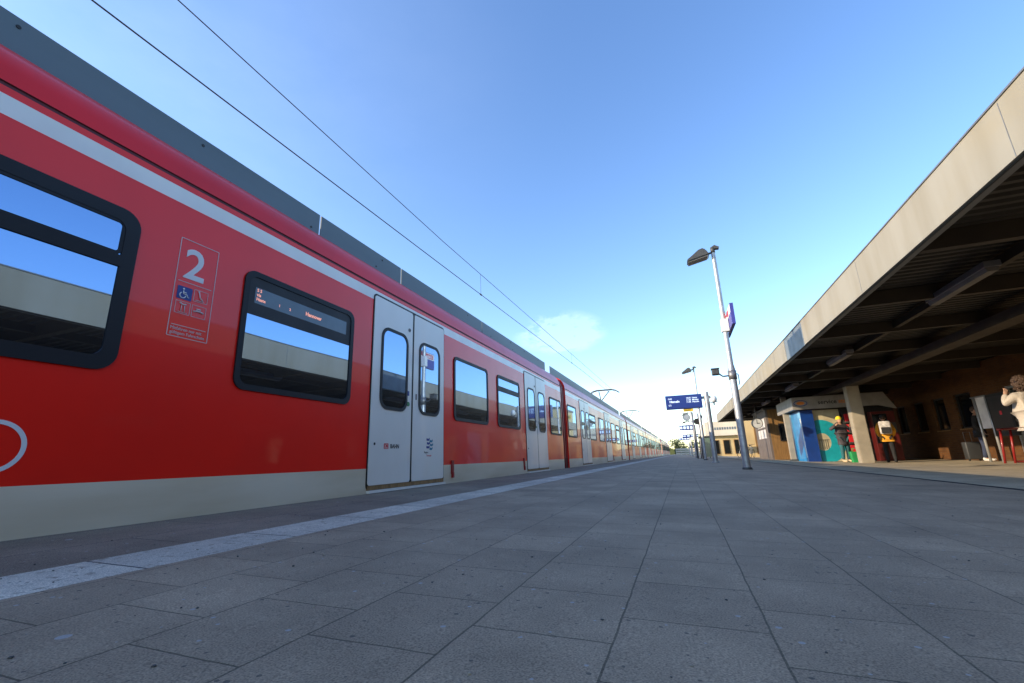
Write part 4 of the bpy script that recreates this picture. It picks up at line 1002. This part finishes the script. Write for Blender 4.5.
    if hat == 'beanie':
        bm = bmesh.new(); ellipsoid(bm, hc + Vector((0, .012, .055)), (.096, .112, .10), 18, 12, .01)
        for v in list(bm.verts):
            if v.co.z < hc.z + .015: v.co.z = hc.z + .015
        ring(bm, [(hc.x + .102 * math.cos(2 * math.pi * k / 20), hc.y + .012 + .118 * math.sin(2 * math.pi * k / 20)) for k in range(20)], [(hc.x + .085 * math.cos(2 * math.pi * k / 20), hc.y + .012 + .10 * math.sin(2 * math.pi * k / 20)) for k in range(20)], 'z', hc.z + .01, hc.z + .065)
        obj('beanie', bm, 'beanie', u)
    if hat == 'cap':
        bm = bmesh.new(); ellipsoid(bm, hc + Vector((0, .012, .05)), (.093, .108, .085), 16, 10)
        prism(bm, [(-.075, hc.y - .07), (.075, hc.y - .07), (.06, hc.y - .18), (0, hc.y - .20), (-.06, hc.y - .18)], 'z', hc.z + .035, hc.z + .05)
        obj('cap', bm, 'blackcloth', u)
    if hood:
        bm = bmesh.new(); ellipsoid(bm, (0, .10 - lean, 1.47), (.13, .08, .10), 14, 8, .03); obj('hood', bm, top, u)
    return u
DOWN = {'r': ((-.05, .03, -.27), (.01, -.06, -.25)), 'l': ((.05, .03, -.27), (-.01, -.06, -.25))}
POCK = {'r': ((-.08, .05, -.26), (.07, -.12, -.19)), 'l': ((.08, .05, -.26), (-.07, -.12, -.19))}
person('person in yellow beanie and dark quilted jacket standing at the kiosk, hands raised', (5.93, 21.4, gz(5.93)), 15, 1.72, 'quilt', 'teal_trouser', 'tanshoe',
       {'r': ((-.24, -.05, -.14), (.16, -.16, .16)), 'l': ((.16, -.10, -.22), (-.12, -.18, .18))}, hat='beanie', hood=True, hemz=.60)
P2 = person('person in amber shirt, black trousers and cap, seen from behind right of the column', (7.03, 20.44, gz(7.0)), 165, 1.68, 'amber', 'blackcloth', 'blackcloth', POCK, hat='cap', stride=.1)
person('person in black jacket, blue jeans and white shoes in the shade by the brick wall', (9.15, 19.3, gz(9)), 60, 1.72, 'blackcloth', 'jeans', 'whiteshoe', POCK)
person('curly haired person in cream fleece at the right edge, seen from behind', (6.02, 11.0, gz(6.02)), 195, 1.69, 'fleece', 'blackcloth', 'greyshoe',
       {'l': ((.17, -.04, -.15), (-.13, -.07, .20)), 'r': ((-.10, -.02, -.26), (.0, -.18, -.14))}, hairkind='curly', stride=.14, lean=.03)
# backpack worn by the amber person
u = thing('backpack', 'pale grey backpack worn by the person in the amber shirt', 'backpack', (7.03, 20.44, gz(7.0)), R(165))
bm = bbox(-.17, .17, .15, .36, 1.0, 1.46, .06, 3); obj('bag', bm, 'packwhite', u, smooth=60)
bm = bbox(-.13, .13, .355, .42, 1.03, 1.24, .03); obj('pocket', bm, 'blackcloth', u)
for s in (-1, 1):
    bm = bmesh.new(); tube(bm, [(s * .12, .16, 1.44), (s * .13, .02, 1.49), (s * .13, -.12, 1.40), (s * .14, -.13, 1.2), (s * .15, .15, 1.06)], .018, 6); obj('strap', bm, 'blackcloth', u)
u = thing('shopping_bag', 'bright green bag on the floor beside the person in the beanie', 'bag', (6.22, 21.25, gz(6.2)))
bm = bmesh.new(); A_ = rrect(-.2, .2, -.12, .12, .05); 
lo = [bm.verts.new((p[0] * .9, p[1] * .9, 0)) for p in A_]; hi = [bm.verts.new((p[0] * 1.05, p[1], .40)) for p in A_]
bm.faces.new(lo[::-1]); bm.faces.new(hi)
for k in range(len(lo)): bm.faces.new((lo[k], lo[(k + 1) % len(lo)], hi[(k + 1) % len(lo)], hi[k]))
obj('bag', bm, 'greenbag', u)
for s in (-.06, .06):
    bm = bmesh.new(); tube(bm, [(-.1, s, .40), (-.08, s, .52), (.08, s, .52), (.1, s, .40)], .012, 6); obj('handle', bm, 'greenbag', u)
u = thing('suitcase', 'small grey suitcase by the brick wall beside the person in black', 'suitcase', (9.2, 20.1, gz(9)))
bm = bbox(-.2, .2, -.13, .13, .05, .62, .04, 3); obj('shell', bm, 'suitcase', u, smooth=50)
bm = bmesh.new(); tube(bm, [(-.09, .08, .6), (-.09, .08, .95), (.09, .08, .95), (.09, .08, .6)], .012, 6); obj('handle', bm, 'steel', u)
for s in (-.14, .14):
    bm = bmesh.new(); tube(bm, [(s - .02, 0, .035), (s + .02, 0, .035)], .035, 10); obj('wheel', bm, 'black', u)
